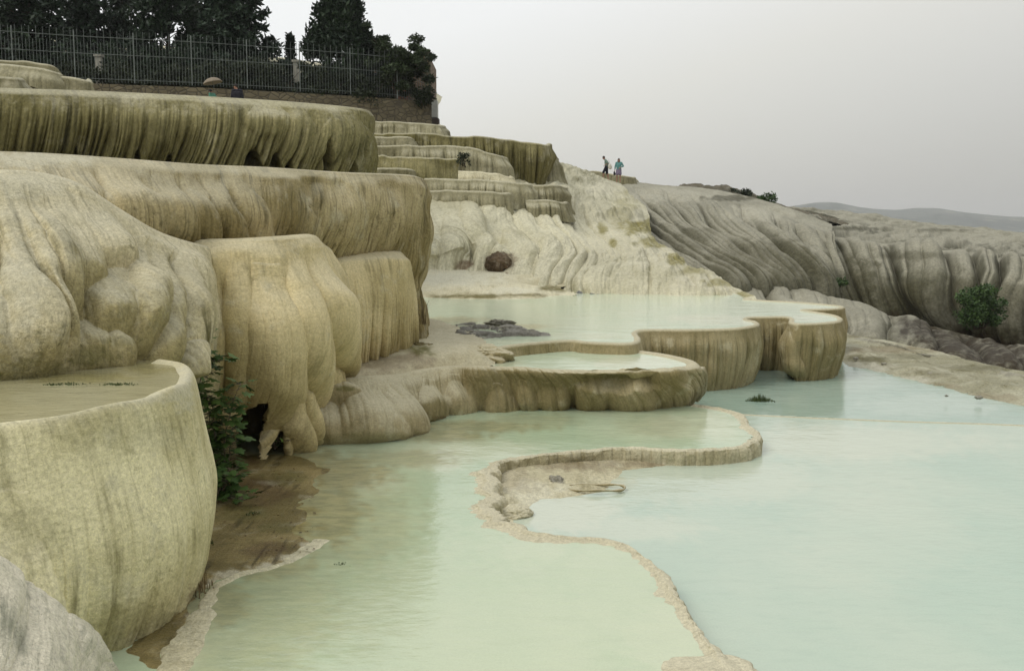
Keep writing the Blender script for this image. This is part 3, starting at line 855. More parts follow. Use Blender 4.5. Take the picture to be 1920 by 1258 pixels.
kcol = cliff("terrace", [
    Yr([(310, 470, 11.95), (380, 461, 11.95), (450, 459, 12.05), (530, 454, 12.35), (580, 450, 12.9), (594, 453, 13.8), (600, 460, 15.8)]),
    Yr([(310, 490, 11.8), (380, 482, 11.8), (450, 478, 11.9), (530, 474, 12.25), (590, 468, 12.8), (612, 474, 13.8), (616, 476, 15.8)]),
    Yr([(310, 560, 11.6), (390, 560, 11.65), (460, 560, 11.75), (540, 545, 12.15), (605, 535, 12.8), (636, 530, 13.8), (640, 530, 15.8)]),
    Yr([(310, 650, 11.5), (390, 650, 11.6), (470, 645, 11.8), (550, 630, 12.2), (615, 610, 13.0), (645, 600, 14.0), (648, 600, 15.8)]),
    Yr([(310, 760, 12.0), (390, 760, 12.1), (470, 750, 12.2), (540, 730, 12.7), (600, 690, 13.6), (642, 670, 14.4), (645, 670, 15.8)]),
    Yr([(310, 880, 12.8), (400, 870, 12.7), (460, 868, 12.6), (497, 866, 12.5), (545, 822, 13.2), (600, 765, 14.0), (645, 705, 14.8), (648, 700, 15.8)])],
    1100, 520, M_col, w=0.2, amp=0.045, big=0.10, seed=271, env=(0.1, 0.5), back=2.5, lobf=1.0, ls=1.0, grow=1.6,
    lob=[(492, 498, 815, 52, .42, 8, .3, .2), (392, 468, 790, 32, .30, -8, .35, .2), (446, 464, 780, 30, .26, -2, .35, .3), (548, 458, 790, 36, .34, 22, .35, .3), (590, 462, 700, 32, .34, 36, .4, .3),
         (545, 600, 820, 34, .24, 0, .3, .5), (580, 640, 790, 28, .26, -16, .3, .5), (498, 735, 874, 17, .40, -8, .4, .6), (520, 700, 852, 14, .5, -8, .2, .4), (540, 690, 830, 12, .45, -8, .2, .4),
         (600, 650, 745, 22, .3, -12, .3, .4), (430, 690, 800, 30, .3, -14), (612, 690, 740, 14, .3)],
    cut=[[(447, 776), (470, 764), (490, 753), (503, 751), (500, 775), (494, 810), (486, 845), (480, 900), (432, 900), (436, 850), (442, 800)],
         [(366, 900), (378, 800), (395, 776), (412, 792), (420, 840), (419, 900)],
         [(500, 900), (501, 862), (510, 835), (522, 812), (533, 803), (537, 840), (541, 900)]],
    moss=[], label="tan wall of long hanging columns behind the fig bush", category="terrace", **ST)
sm_ = kcol.modifiers.new('s', 'SOLIDIFY'); sm_.thickness = .09; sm_.offset = 0
cliff("terrace", [
    Yr([(330, 700, 13.2), (400, 700, 13.3), (470, 700, 13.6), (540, 700, 14.2)]),
    Yr([(330, 880, 13.3), (400, 872, 13.4), (470, 862, 13.7), (540, 845, 14.3)]),
    Yr([(330, 940, 13.4), (400, 940, 13.5), (470, 930, 13.8), (540, 900, 14.4)])],
    200, 90, M_mud, w=0.3, amp=0.08, big=0.1, seed=281, top=False, label="brown recessed rock in the hollow under the hanging columns", category="terrace", **ST)
# squat fluted block beside it
cliff("terrace", [
    Yr([(560, 478, 15.4), (640, 476, 15.6), (720, 474, 16), (752, 475, 16.4), (760, 480, 17.5)]),
    Yr([(560, 492, 15.0), (640, 490, 15.2), (722, 488, 15.7), (764, 492, 16.3), (768, 498, 17.5)]),
    Yr([(570, 560, 14.7), (650, 560, 15.0), (728, 555, 15.6), (772, 555, 16.4), (776, 556, 17.5)]),
    Yr([(570, 620, 14.7), (650, 620, 15.0), (725, 615, 15.7), (765, 610, 16.5), (770, 610, 17.5)]),
    Yr([(570, 690, 15.3), (645, 678, 15.5), (715, 664, 16.1), (755, 655, 16.7), (760, 652, 17.7)]),
    Yr([(570, 720, 15.6), (645, 708, 15.8), (715, 694, 16.4), (755, 685, 17), (760, 682, 18)])],
    700, 300, M_col, w=0.21, amp=0.16, big=0.06, seed=291, env=(0.15, 0.8), back=2.0, w2=.3, cross=.15,
    label="squat tan block with straight flutes right of the column wall", category="terrace", **ST)

# ------------------------------------------------------------------ ledge and rounded shoulders before the small pool
def ledge_h(z_edge=0.5):
    def f(X, Y, d):
        return 0.13 * ss(15.0, 16.4, Y) - 0.25 * ss(0.35, -0.1, d) * ss(16.6, 15.6, Y) + 0.05 * fbm(X * 0.9, Y * 0.9, 4, 7) + 0.018 * fbm(X * 6, Y * 6, 3, 9)
    return f
patch("ledge_ground", np.vstack([Zr(-2.1, [(570, 722), (640, 706), (730, 694), (850, 680), (925, 677), (918, 664), (900, 650), (850, 625), (820, 612), (780, 604), (700, 600), (560, 640)])]),
      -2.09, 0.045, M_rim, ledge_h(), margin=0.03, rock=True,
      moss=[(790, 655, 30, 14, 1)], rust=[(700, 680, 120, 22, .45), (600, 700, 80, 20, .5), (760, 670, 60, 10, .5)], pale=[(830, 640, 60, 26, .8), (880, 680, 60, 10, .6)],
      label="tan dusty ledge at the foot of the fluted block", category="ledge", **ST)
# dark cracked mud lying on the ledge
def mud_h(X, Y, d):
    c = fbm(X * 3.2, Y * 3.2, 5, 15, .6)
    return 0.03 - 0.16 * ss(0.12, -0.16, c) - 0.12 * ss(0.3, -0.05, d + 0.35 * fbm(X * 2, Y * 2, 3, 5)) + .02 * fbm(X * 9, Y * 9, 3, 2)
M_grey = travertine("grey_mud", (0.17, 0.16, 0.13, 1), (0.27, 0.255, 0.215, 1), (0.08, 0.075, 0.06, 1), 0.8, 1.4, 0.3, 0.3, 0.0, 0.02)
patch("mud_crust", Zr(-1.98, [(850, 630), (820, 618), (800, 608), (900, 606), (980, 612), (1060, 628), (1000, 630), (925, 634), (880, 637)]), -1.975, 0.035, M_grey, mud_h, margin=0.1, rock=True,
      pale=[(905, 650, 26, 10, .5)], label="dark grey cracked mud crust between the two pale pools", category="mud", **ST)

CLS = dict(nu=1500, nv=150)
rimM = np.vstack([Yr([(548, 750, 13.6), (575, 733, 13.6), (630, 714, 13.7), (690, 706, 13.9)]), Zr(-2.14, [(750, 702), (800, 692), (860, 686), (900, 690), (932, 688), (975, 690), (1030, 692), (1090, 694), (1150, 694), (1215, 693.5), (1268, 691), (1298, 686), (1305, 680), (1290, 673), (1255, 665), (1215, 659), (1160, 654), (1100, 652)])])
def foot(pts, z=-2.9):
    return Zr(z, pts)
footM = [(535, 838), (570, 842), (620, 842), (680, 838), (735, 830), (775, 810), (830, 786), (900, 775), (1000, 771), (1100, 770), (1180, 769), (1240, 766), (1290, 758), (1305, 748), (1300, 735), (1260, 722), (1215, 715), (1160, 705), (1100, 700)]
V_mid1 = crom(rimM, 40)
ra = crom(rimM, 60); rb = crom(foot(footM), 60)
mid1 = ra * .75 + rb * .25; mid2 = ra * .35 + rb * .65
rimb = ra.copy(); rimb[:, 2] -= 0.05
Nn = np.gradient(ra[:, :2], axis=0); Nn = np.stack([Nn[:, 1], -Nn[:, 0]], 1); Nn /= np.linalg.norm(Nn, axis=1, keepdims=True)
rimb[:, :2] += Nn * 0.07
mid1[:, :2] += Nn * 0.10; mid2[:, :2] += Nn * 0.12
rin = ra.copy(); rin[:, :2] -= Nn * 0.10; rin[:, 2] -= 0.005
rin2 = ra.copy(); rin2[:, :2] -= Nn * 0.25; rin2[:, 2] -= 0.09
V = loft([rin2, rin, ra, rimb, mid1, mid2, rb], 1700, 240)
s, t = flow_of(V); tn = t / t[-1:]
n = normals(blur(V, 4))
d = ss(0.2, 0.5, tn) * (0.05 * flutes(s, t, 0.33, 301, 1.5, .5) + 0.018 * flutes(s, t, 0.1, 305)) + 0.09 * ss(.12, .4, tn) * fbm(s * 1.1, t * 1.0, 3, 306)
LM = [(600, 725, 845, 60, .35, -10, .6, -.1), (680, 715, 842, 60, .4, 10, .6, -.1), (740, 712, 830, 36, .32, 14, .6), (640, 706, 760, 40, .25, -6, .6),
      (800, 712, 790, 30, .2, 10, .5), (850, 700, 790, 24, .22, 8), (935, 712, 775, 34, .34, 12, .7, .0), (985, 705, 772, 20, .2, 8), (1030, 708, 772, 34, .2, 10, .5),
      (1110, 716, 775, 36, .26, 4, .12), (1180, 714, 775, 46, .26, 4, .10), (1270, 690, 765, 18, .14, 0, .2), (1240, 695, 768, 22, .12, 0, .2), (880, 705, 780, 20, .16)]
Ld = lobes(V, LM)
d = d + Ld * .9 - lobes(V, [(1165, 697, 722, 70, .16, 0, .3, 0), (640, 716, 738, 24, .2, 0, .5)])
d = blur(d, 2) + 0.006 * fbm(s * 7, t * 7, 3, 5) * ss(.1, .2, tn)
V = V + n * d[..., None]
finish("terrace", V, M_rim, rust=[(850, 783, 34, 5, 1), (1080, 772, 40, 5, .6)], moss=[(645, 728, 26, 7, .8), (1160, 705, 60, 6, .6)],
       label="low lobed wall holding the small round pool, running left into rounded shoulders", category="terrace", **ST)

# ------------------------------------------------------------------ pale pool high walls (three steps along its front)
rim3 = Zr(zP3 + .03, [(915, 654), (960, 646), (1010, 641), (1070, 637), (1095, 640), (1130, 642), (1170, 643), (1192, 640), (1197, 632), (1190, 622), (1202, 618), (1250, 617), (1310, 617), (1370, 615), (1408, 611), (1420, 606), (1414, 601), (1400, 598),
                      (1400, 595), (1412, 593.5), (1440, 593), (1470, 593), (1482, 595), (1484, 600), (1484, 604), (1500, 606), (1535, 605), (1566, 602), (1576, 598), (1573, 593), (1556, 588), (1530, 584), (1505, 580), (1540, 579), (1575, 577), (1580, 574), (1562, 571), (1500, 566), (1440, 563), (1395, 560)])
curtain("terrace", rim3, 1.3, M_rim, 0.26, 0.10, 0.10, 331, 3200, 150, over=0.06, flare=-0.22, lip=0.05, inner=0.22, top_z=0.07, ext=0.1,
        lob=[(1468, 606, 700, 26, .13, 6, .5, -.2), (1480, 640, 705, 26, .17, 2, .6, -.1), (1445, 625, 700, 22, .12)],
        label="straight fluted walls of the pale upper pool, stepping out in blocks", category="terrace", **ST)

# ------------------------------------------------------------------ thin rim between the near pool and the big pool
rimL = Zr(zL + .034, [(1300, 757), (1340, 763), (1375, 772), (1397, 786), (1410, 803), (1412, 818), (1398, 829), (1370, 836), (1320, 840), (1260, 840), (1200, 838), (1150, 840), (1100, 843), (1050, 845), (1010, 850), (960, 858), (925, 868), (897, 884),
                     (893, 898), (902, 915), (905, 940), (918, 962), (945, 978), (975, 992), (1000, 1000), (1060, 1006), (1130, 1012), (1180, 1026), (1215, 1045), (1250, 1080), (1278, 1115), (1300, 1150), (1325, 1190), (1350, 1230), (1375, 1275), (1420, 1340), (1500, 1450)])
rimL = rimL[::-1]                                     # walked so that the outside is the big pool
rr = crom(rimL, 2600)
T = np.gradient(rr[:, :2], axis=0); N2 = np.stack([T[:, 1], -T[:, 0]], 1)
for _ in range(30): N2[1:-1] = (N2[:-2] + 2 * N2[1:-1] + N2[2:]) / 4
N2 /= np.linalg.norm(N2, axis=1, keepdims=True)
sL = np.r_[0, np.cumsum(np.linalg.norm(np.diff(rr, axis=0), axis=1))]
XL, YL = project(rr)
rag = ss(860, 880, YL) * ss(1000, 975, YL)            # the crumbly, scalloped stretch
wob = 0.05 * vn(sL * 1.5, sL * 0, 3) + rag * 0.07 * vn(sL * 5, sL * 0, 8) + 0.010 * vn(sL * 9, sL * 0, 5) + rag * .02 * vn(sL * 22, sL * 0, 6)
rr[:, :2] += N2 * wob[:, None]
wide = 0.026 + 0.03 * ss(870, 830, YL) + 0.035 * ss(1040, 1120, YL) * (0.6 + 0.6 * vn(sL * 3, sL * 0, 12)) + 0.13 * rag
wide = np.clip(wide + .10 * ss(1170, 1250, YL), .02, 1)
rr[:, 2] += 0.008 * vn(sL * 2.2, sL * 0, 31) + 0.006 * vn(sL * 11, sL * 0, 32)
# outward direction must point into the big pool; check at one place and flip if needed
probe = aZ(1250, 1000, zL)
k = np.argmin(np.hypot(XL - 1215, YL - 1045))
if np.dot(N2[k], (probe - rr[k])[:2]) < 0: N2 = -N2
rows = []
for o, dz in ((-0.28, -0.07), (-0.05, -0.03), (-0.015, -0.012), (0, -0.004), (0.35, -0.010), (0.7, -0.028), (0.95, -0.07), (1.0, -0.12), (1.0, -0.18), (1.0, -0.28)):
    r_ = rr.copy()
    oo = o if o < 0 else o * wide
    r_[:, :2] += N2 * (oo if np.ndim(oo) else np.full(len(rr), oo))[:, None]
    r_[:, 2] += dz
    rows.append(r_)
V = loft([r_ for r_ in rows], 2600, 50, smooth_u=False) if False else None
R = np.stack(rows)
k = np.linspace(0, len(R) - 1, 46)
i0 = np.clip(k.astype(int), 0, len(R) - 2); f = (k - i0)[:, None, None]
V = R[i0] * (1 - f) + R[i0 + 1] * f
V = V.transpose(0, 1, 2)
S = np.broadcast_to(sL[None], V.shape[:2]); Tt = np.broadcast_to(np.linspace(0, .5, 46)[:, None], V.shape[:2])
dd = ss(.1, .3, Tt) * (0.03 * flutes(S, Tt, 0.14, 351) + 0.05 * fbm(S * 2, Tt * 4, 3, 3)) + 0.006 * fbm(S * 20, Tt * 20, 3, 6)
V[..., :2] += N2[None] * dd[..., None]
V[..., 2] += 0.006 * fbm(S * 12, Tt * 30, 3, 61)
finish("pool_rim", V, M_lip, label="thin scalloped brown rim curving between the near pool and the big pool", category="pool rim", **ST)

# lump of rock at the foot of that rim
def lump(name, c, r, seed, mat, nu=160, nv=90, noise=0.25, squash=1.0, freq=1.0, parent=None, **props):
    u = np.linspace(0, 2 * math.pi, nu); v = np.linspace(0, math.pi, nv)
    U, Vv = np.meshgrid(u, v)
    X = np.cos(U) * np.sin(Vv); Y = np.sin(U) * np.sin(Vv); Z = np.cos(Vv)
    m = 1 + noise * (fbm(X * 1.5 * freq + 5, Y * 1.5 * freq + Z * 1.3, 4, seed) + 0.5 * fbm(Z * 3 * freq, X * 3 * freq + Y, 3, seed + 3))
    m = m * 1.0
    m[:, -1] = m[:, 0]
    V = np.stack([X * r[0] * m, Y * r[1] * m, Z * r[2] * m], -1) + np.asarray(c)
    return finish(name, V, mat, parent=parent, **props) if parent is None else finish(name, V, mat, **props)

c = aZ(1335, 1262, zL)
lump("rock_shoulder", c + np.array([0, 0, -0.06]), (0.44, 0.34, 0.09), 5, M_lip, noise=.2, label="rounded tan shoulder of rock at the bottom edge of the big pool", category="rock", **ST)
c = aZ(968, 968, zP0)
lump("rock_shoulder", c + np.array([-.03, 0.04, 0.02]), (0.20, 0.16, 0.10), 6, M_lip, noise=.2, label="small rounded knob at the corner of the thin rim", category="rock", **ST)

# crusty dry flat inside the bend of the rim
def crust_h(X, Y, d):
    return 0.11 * ss(-0.2, 0.6, d) - 0.035 + 0.035 * fbm(X * 1.2, Y * 1.6, 4, 8) * ss(-.2, .4, d) + 0.008 * fbm(X * 7, Y * 10, 3, 4)
patch("crust_flat", Zr(zP0, [(890, 865), (1000, 842), (1150, 840), (1330, 855), (1290, 872), (1180, 885), (1165, 900), (1150, 925), (1080, 935), (1020, 940), (985, 965), (960, 990), (900, 975), (885, 920)]),
      zP0 + 0.0, 0.035, M_flat, crust_h, margin=0.3, rock=True, rust=[(960, 900, 60, 30, .3), (1080, 870, 120, 16, .45), (1230, 868, 90, 10, .5)], pale=[(1000, 925, 60, 30, .6)],
      label="crumbly cream crust filling the bend of the thin rim", category="crust", **ST)

# ------------------------------------------------------------------ the near basin (left foreground)
rimT = Zr(zT + .02, [(-420, 860), (-250, 835), (-100, 812), (0, 796), (90, 783), (180, 768), (250, 752), (300, 738), (338, 722), (352, 706), (352, 692), (338, 681), (300, 676)])
rT = crom(rimT, 1500)
sT = np.r_[0, np.cumsum(np.linalg.norm(np.diff(rT, axis=0), axis=1))]
T = np.gradient(rT[:, :2], axis=0); N3 = np.stack([T[:, 1], -T[:, 0]], 1)
for _ in range(60): N3[1:-1] = (N3[:-2] + 2 * N3[1:-1] + N3[2:]) / 4
N3 /= np.linalg.norm(N3, axis=1, keepdims=True)
prof = [(-.35, -.12), (-.12, -.03), (-.05, .0), (0, .012), (.05, -.008), (.09, -.05), (.13, -.14), (.19, -.35), (.26, -.62), (.31, -.95), (.28, -1.25), (.14, -1.5), (-.02, -1.7), (-.10, -1.95)]
R = np.stack([rT + np.c_[N3 * o, np.full(len(rT), dz)] for o, dz in [(a * (.55 if a > 0 else 1), b) for a, b in prof]])
V = loft(list(R), 1500, 420)
for _ in range(10): V[1:-1] = (V[:-2] + 2 * V[1:-1] + V[2:]) / 4
s, t = flow_of(V); tn = t / t[-1:]
n = normals(blur(V, 6))
f = flutes(s, t, 0.23, 371, 1.4, .35) * 0.03 + flutes(s, t, 0.08, 374, 1.4, .35) * 0.010
d = ss(.30, .65, tn) * f * (1 + 1.3 * ss(.65, .95, tn)) + 0.06 * ss(.27, .6, tn) * fbm(s * .9, t * .6, 3, 379)
Lb = lobes(V, [(20, 930, 1250, 80, .16, 30, .5, 0), (-80, 860, 1250, 60, .16, 30, .5, 0)])
d = d + Lb
d += 0.005 * fbm(s * 9, t * 6, 3, 382) * ss(.25, .4, tn)
n[..., 2] *= ss(.3, .5, tn)
V = V + n * blur(d, 1)[..., None]
V[..., 2] += .012 * vn(s * 2.5, s * 0, 5) * ss(.5, .1, tn)
finish("terrace", V, M_near, pale=[(230, 745, 150, 16, .5), (345, 730, 26, 50, .6), (300, 820, 60, 30, .2)], moss=[(260, 1180, 120, 60, .35), (60, 1000, 80, 60, .3), (200, 800, 150, 60, .25)],
       rust=[(365, 1120, 20, 26, .6)],
       label="large smooth basin wall in the left foreground, streaked cream and olive", category="terrace", **ST)
patch("water", np.vstack([np.c_[rT[::12, :2] - N3[::12] * .05, rT[::12, 2]], Zr(zT, [(280, 640), (100, 660), (-420, 680)])]), zT + 0.004, 0.05, W_tan, margin=0.0,
      cream=[(120, 745, 120, 30, .35)], mud=[(150, 708, 130, 12, .6), (290, 690, 60, 14, .5)], label="shallow tan water in the near basin", category="water", **ST)

# white rock in the bottom left corner
V = loft([Yr([(-420, 1000, 4.6), (-200, 1040, 4.7), (-60, 1052, 4.75), (10, 1062, 4.8), (50, 1100, 4.85), (110, 1140, 4.9), (170, 1190, 4.95), (215, 1262, 5.0), (250, 1400, 5.1)]),
          Yr([(-420, 1040, 4.3), (-200, 1070, 4.4), (-60, 1075, 4.5), (0, 1082, 4.6), (40, 1115, 4.6), (100, 1155, 4.65), (155, 1205, 4.7), (190, 1275, 4.8), (220, 1400, 4.9)]),
          Yr([(-420, 1180, 3.8), (-200, 1180, 3.9), (-60, 1180, 4.0), (0, 1185, 4.1), (40, 1200, 4.2), (80, 1230, 4.25), (110, 1270, 4.3), (140, 1330, 4.4), (160, 1450, 4.6)]),
          Yr([(-420, 1500, 3.3), (-200, 1500, 3.3), (-60, 1500, 3.3), (0, 1500, 3.3), (40, 1500, 3.4), (80, 1520, 3.5), (110, 1540, 3.6), (130, 1560, 3.7), (150, 1600, 3.8)])], 420, 220)
back = V[0] + np.array([0.0, .12, -.16]); back2 = V[0] + np.array([0.05, .22, -.9])
V = np.concatenate([back2[None], back[None], V], 0)
s, t = flow_of(V); n = normals(blur(V, 4))
V = V + n * (0.08 * fbm(s * 1.6, t * 1.6, 4, 9) + 0.045 * flutes(s, t, 0.34, 8, 1.4, 1.5) + 0.012 * flutes(s, t, 0.09, 18, 1.4, 1.5) + 0.006 * fbm(s * 16, t * 16, 4, 4))[..., None]
finish("white_rock", V, M_white, label="smooth white rock in the bottom left corner", category="rock", **ST)

# ------------------------------------------------------------------ pools
near_poly = np.vstack([(np.c_[rr[:, :2] - N2 * .055, np.full(len(rr), zL)])[::-12],
                       np.array([[2.0, 1.5, zL], [-7, 1.5, zL], [-7, 14.5, zL], [-3, 15.8, zL]]), Zr(zL, [(1000, 755), (1200, 752)])])
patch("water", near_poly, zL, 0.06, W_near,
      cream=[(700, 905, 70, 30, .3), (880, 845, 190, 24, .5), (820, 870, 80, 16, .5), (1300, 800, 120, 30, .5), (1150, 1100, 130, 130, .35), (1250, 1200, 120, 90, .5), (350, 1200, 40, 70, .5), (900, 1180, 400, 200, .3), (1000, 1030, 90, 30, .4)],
      mud=[(480, 900, 170, 70, 1), (490, 980, 150, 70, 1), (480, 1060, 150, 40, .6), (400, 1130, 110, 60, .6), (610, 960, 110, 90, .7), (640, 890, 120, 40, .7), (560, 860, 100, 26, .7), (600, 900, 120, 60, .55), (650, 980, 160, 120, .34), (520, 1130, 170, 120, .32), (450, 1230, 160, 70, .3), (640, 1100, 160, 160, .16), (760, 860, 130, 20, .45), (900, 800, 160, 14, .6), (820, 815, 120, 16, .6), (1000, 790, 120, 16, .35), (1230, 800, 90, 24, .25)],  # sediment tint; wide faint blobs at left also paint in the cliff's dark reflection
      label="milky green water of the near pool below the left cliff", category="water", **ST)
P0 = np.vstack([Zr(zP0, [(1398, 776), (1500, 781), (1600, 785), (1700, 789), (1800, 792), (1920, 796), (2100, 803), (2500, 825)]), np.array([[9, 1, zP0], [0.2, 1, zP0]]), Zr(zP0, [(1200, 1120), (1040, 1020), (920, 990), (880, 900), (900, 850), (1200, 820), (1300, 780)])])
patch("water", P0, zP0, 0.06, W_main,
      cream=[(1060, 960, 130, 50, .9), (1250, 900, 220, 60, .5), (1600, 830, 300, 40, .7), (1420, 900, 120, 50, .6), (1650, 1000, 200, 120, .3), (1200, 990, 160, 30, .6)],
      mud=[(1130, 905, 60, 20, .3)], label="milky pale water of the big pool at the right", category="water", **ST)
rimB = Zr(zP0 + .012, [(1385, 772), (1400, 776), (1500, 781), (1600, 785), (1700, 789), (1800, 792), (1920, 796), (2100, 803), (2500, 825)])[::-1]
curtain("pool_rim", rimB, 0.22, M_rim, 0.2, 0.02, 0.03, 391, 700, 16, lip=0.035, inner=0.12, top_z=0.05, label="faint far rim of the big pool, just awash", category="pool rim", **ST)
P0b = np.vstack([Zr(zP0b, [(1230, 740), (1300, 700), (1400, 680), (1570, 675), (1640, 690), (1780, 725), (1950, 760), (2200, 800), (2600, 860)]), aZ(2600, 900, zP0b)[None], Zr(zP0b, [(1920, 815), (1400, 800), (1290, 790)])])
patch("water", P0b, zP0b, 0.08, W_back, cream=[(1750, 760, 160, 26, .6), (1620, 715, 60, 20, .5)], mud=[],
      label="blue green water behind the big pool at the foot of the fluted walls", category="water", **ST)
patch("water", Zr(zP2, [(925, 690), (1000, 694), (1100, 697), (1215, 696), (1275, 693), (1300, 687), (1300, 680), (1250, 664), (1150, 652), (1080, 648), (980, 648), (915, 655), (920, 675)]),
      zP2, 0.045, W_top, cream=[(1200, 680, 110, 14, .6)], mud=[(950, 680, 30, 10, .2)], label="water of the small round pool", category="water", **ST)
r3 = crom(rim3, 400); n3 = np.gradient(r3[:, :2], axis=0); n3 = np.stack([n3[:, 1], -n3[:, 0]], 1); n3 /= np.linalg.norm(n3, axis=1, keepdims=True)
patch("water", np.vstack([np.c_[r3[:, :2] - n3 * .05, r3[:, 2]][::2], Zr(zP3, [(1392, 557), (1370, 546), (1300, 536), (1200, 530), (1050, 520), (900, 505), (760, 515), (740, 600), (760, 660), (870, 664), (905, 655)])]),
      zP3 - 0.0, 0.09, W_top, cream=[(1350, 600, 120, 12, .6), (900, 560, 100, 10, .3), (1100, 630, 100, 8, .4), (1500, 597, 60, 8, .6)], mud=[(850, 600, 90, 8, .5), (950, 612, 90, 7, .5)],
      label="pale mint water of the wide upper pool", category="water", **ST)

# white flat at the back of the upper pool
def flat_h(X, Y, d):
    return 0.085 * np.clip(Y - 29.2, 0, 9) - 0.16 * ss(0.5, -0.2, d + 0.5 * fbm(X * .8, Y * .5, 3, 4)) + 0.06 * fbm(X * .7, Y * .7, 4, 2) + 0.02 * ss(.3, 1.5, d) + 0.015 * fbm(X * 5, Y * 5, 3, 9)
patch("white_flat", np.vstack([Zr(-1.95, [(700, 548), (780, 553), (860, 557), (940, 558), (1010, 556), (1050, 550), (1012, 545), (1062, 541), (1095, 533)]), [aY(1040, 520, 34.5), aY(960, 512, 35.5), aY(880, 505, 36.5), aY(780, 497, 37), aY(700, 492, 37)]]), -1.9, 0.09, M_flat, flat_h, margin=0.5, rock=True,
      moss=[(880, 556, 90, 5, 1), (1040, 541, 34, 7, 1), (980, 553, 60, 3, .8)], pale=[(850, 520, 120, 20, .8), (960, 545, 60, 8, .7)],
      label="cream flat bank at the back of the wide upper pool", category="bank", **ST)

# right bank strip
be = crom(Zr(-3.06, [(1480, 608), (1570, 628), (1640, 640), (1700, 654), (1800, 682), (1850, 692), (1920, 703), (2000, 720), (2200, 763), (2400, 798)]), 60)
def bank_h(X, Y, d):
    db = pdist(be, X, Y, False); d = d + 3.0 * ss(2.5, 0, db)
    q = 3.5 * fbm(X * .35, Y * .5, 3, 14)
    st = (q - np.floor(q))
    return 0.20 * ss(0, 2.5, d) - 0.12 - 0.12 * ss(0.1, -0.3, d) + 0.07 * ss(0.0, 0.25, st) * ss(0, .8, d) + 0.05 * fbm(X * .8, Y * 1.1, 4, 6) + 0.02 * fbm(X * 4, Y * 4, 3, 3)
bankP = np.vstack([Zr(zP0b, [(1540, 688), (1580, 694), (1640, 706), (1700, 722), (1770, 742), (1850, 756), (1920, 766), (2100, 800), (2400, 850)]), Zr(-3.1, [(2400, 800), (2200, 765),
                   (2000, 722), (1920, 705), (1850, 694), (1800, 684), (1700, 656), (1640, 642), (1570, 630), (1500, 610)])])
V = loft([be + [0, -.5, -.08], be, be + [.1, .7, -.12], be + [.5, 2.4, -.9], be + [1, 6, -2.6]], 500, 120)
s_, t_ = flow_of(V)
V[..., 2] += (0.16 * fbm(s_ * .5, t_ * .6, 4, 21) + .03 * fbm(s_ * 3, t_ * 3, 3, 22)) * ss(0, .6, t_)
finish("bank", V, M_far, pale=[(1700, 650, 200, 10, .5), (1850, 690, 100, 8, .6)], label="grey outer edge of the right bank where it falls into the brown hollow", category="bank", **ST)
patch("bank", bankP, zP0b, 0.07, M_bank, bank_h, margin=0.6, rock=True,
      moss=[(1620, 672, 50, 8, .8), (1700, 668, 60, 6, .5), (1850, 690, 90, 7, .7), (1740, 700, 60, 6, .5)], rust=[(1680, 655, 100, 8, .5), (1760, 725, 60, 8, .4), (1860, 745, 80, 10, .4)], pale=[(1620, 690, 60, 14, .8), (1700, 715, 60, 10, .7)],
      label="cream stepped bank along the far right edge of the water", category="bank", **ST)
step([(1600, 692, 23.4), (1640, 694, 23), (1644, 697, 23.6)], 0.14, 142, M_flat, .3, .02, lab="flat cream slab at the water's edge on the right bank", back=.6)

# brown shelf under the fig bush
def shelf_h(X, Y, d):
    return 0.022 * ss(-0.05, 0.25, d + 0.22 * fbm(X * 1.8, Y * 1.8, 5, 3)) - 0.014 + 0.007 * fbm(X * 4, Y * 4, 5, 9) + 0.006 * ss(.25, .05, np.abs(d - .1))
shp = Zr(zL, [(330, 1262), (365, 1180), (395, 1110), (440, 1076), (510, 1068), (560, 1040), (592, 1018), (560, 995), (600, 930), (620, 880), (560, 848), (440, 850), (340, 870), (250, 950), (200, 1262)])
o = patch("mud_shelf", shp, zL, 0.025, M_mud, shelf_h, margin=0.1, rock=True,
      pale=[(580, 1022, 22, 8, 1), (545, 1045, 30, 8, 1), (500, 1064, 40, 9, 1), (440, 1076, 40, 10, 1), (405, 1100, 22, 22, .9), (370, 1165, 20, 40, .8), (345, 1230, 26, 40, .9), (510, 905, 30, 6, .5)],
      moss=[(540, 895, 60, 14, .7), (450, 960, 60, 20, .5), (520, 990, 40, 12, .5)], rust=[(480, 920, 80, 30, .6), (500, 1030, 50, 16, .5), (430, 870, 60, 20, .8)],
      label="brown mud shelf with a white crusted edge below the fig bush", category="mud", **ST)

# white crusted edge of that shelf
ce = crom(Zr(zL, [(602, 1012), (590, 1022), (566, 1036), (540, 1052), (505, 1064), (462, 1074), (430, 1086), (405, 1104), (388, 1130), (368, 1170), (350, 1205), (322, 1262)]), 160)
cs_ = np.r_[0, np.cumsum(np.linalg.norm(np.diff(ce, axis=0), axis=1))]
ct = np.gradient(ce[:, :2], axis=0); cn = np.stack([ct[:, 1], -ct[:, 0]], 1); cn /= np.linalg.norm(cn, axis=1, keepdims=True)
for _ in range(6): cn[1:-1] = (cn[:-2] + 2 * cn[1:-1] + cn[2:]) / 4
cw = 0.035 + 0.05 * np.abs(fbm(cs_ * 2.5, cs_ * 0, 4, 71)) + .05 * ss(.4, 1.0, np.abs(fbm(cs_ * .8, cs_ * 0, 2, 75)) * 2) + .04 * ss(1.5, 3.0, cs_)
V = np.stack([np.c_[ce[:, :2] + cn * (q * cw + .03 * fbm(cs_ * 6, cs_ * 0, 3, 73))[:, None], zL + .010 * (1 - q * q) + .006 * fbm(cs_ * 9, cs_ * 0 + q * 2, 3, 74) - .008 * (abs(q) > .95)] for q in np.linspace(-1, 1, 15)])
finish("crust_edge", V, M_flat, label="thin cream mineral line along the edge of the brown mud shelf", category="crust", **ST)

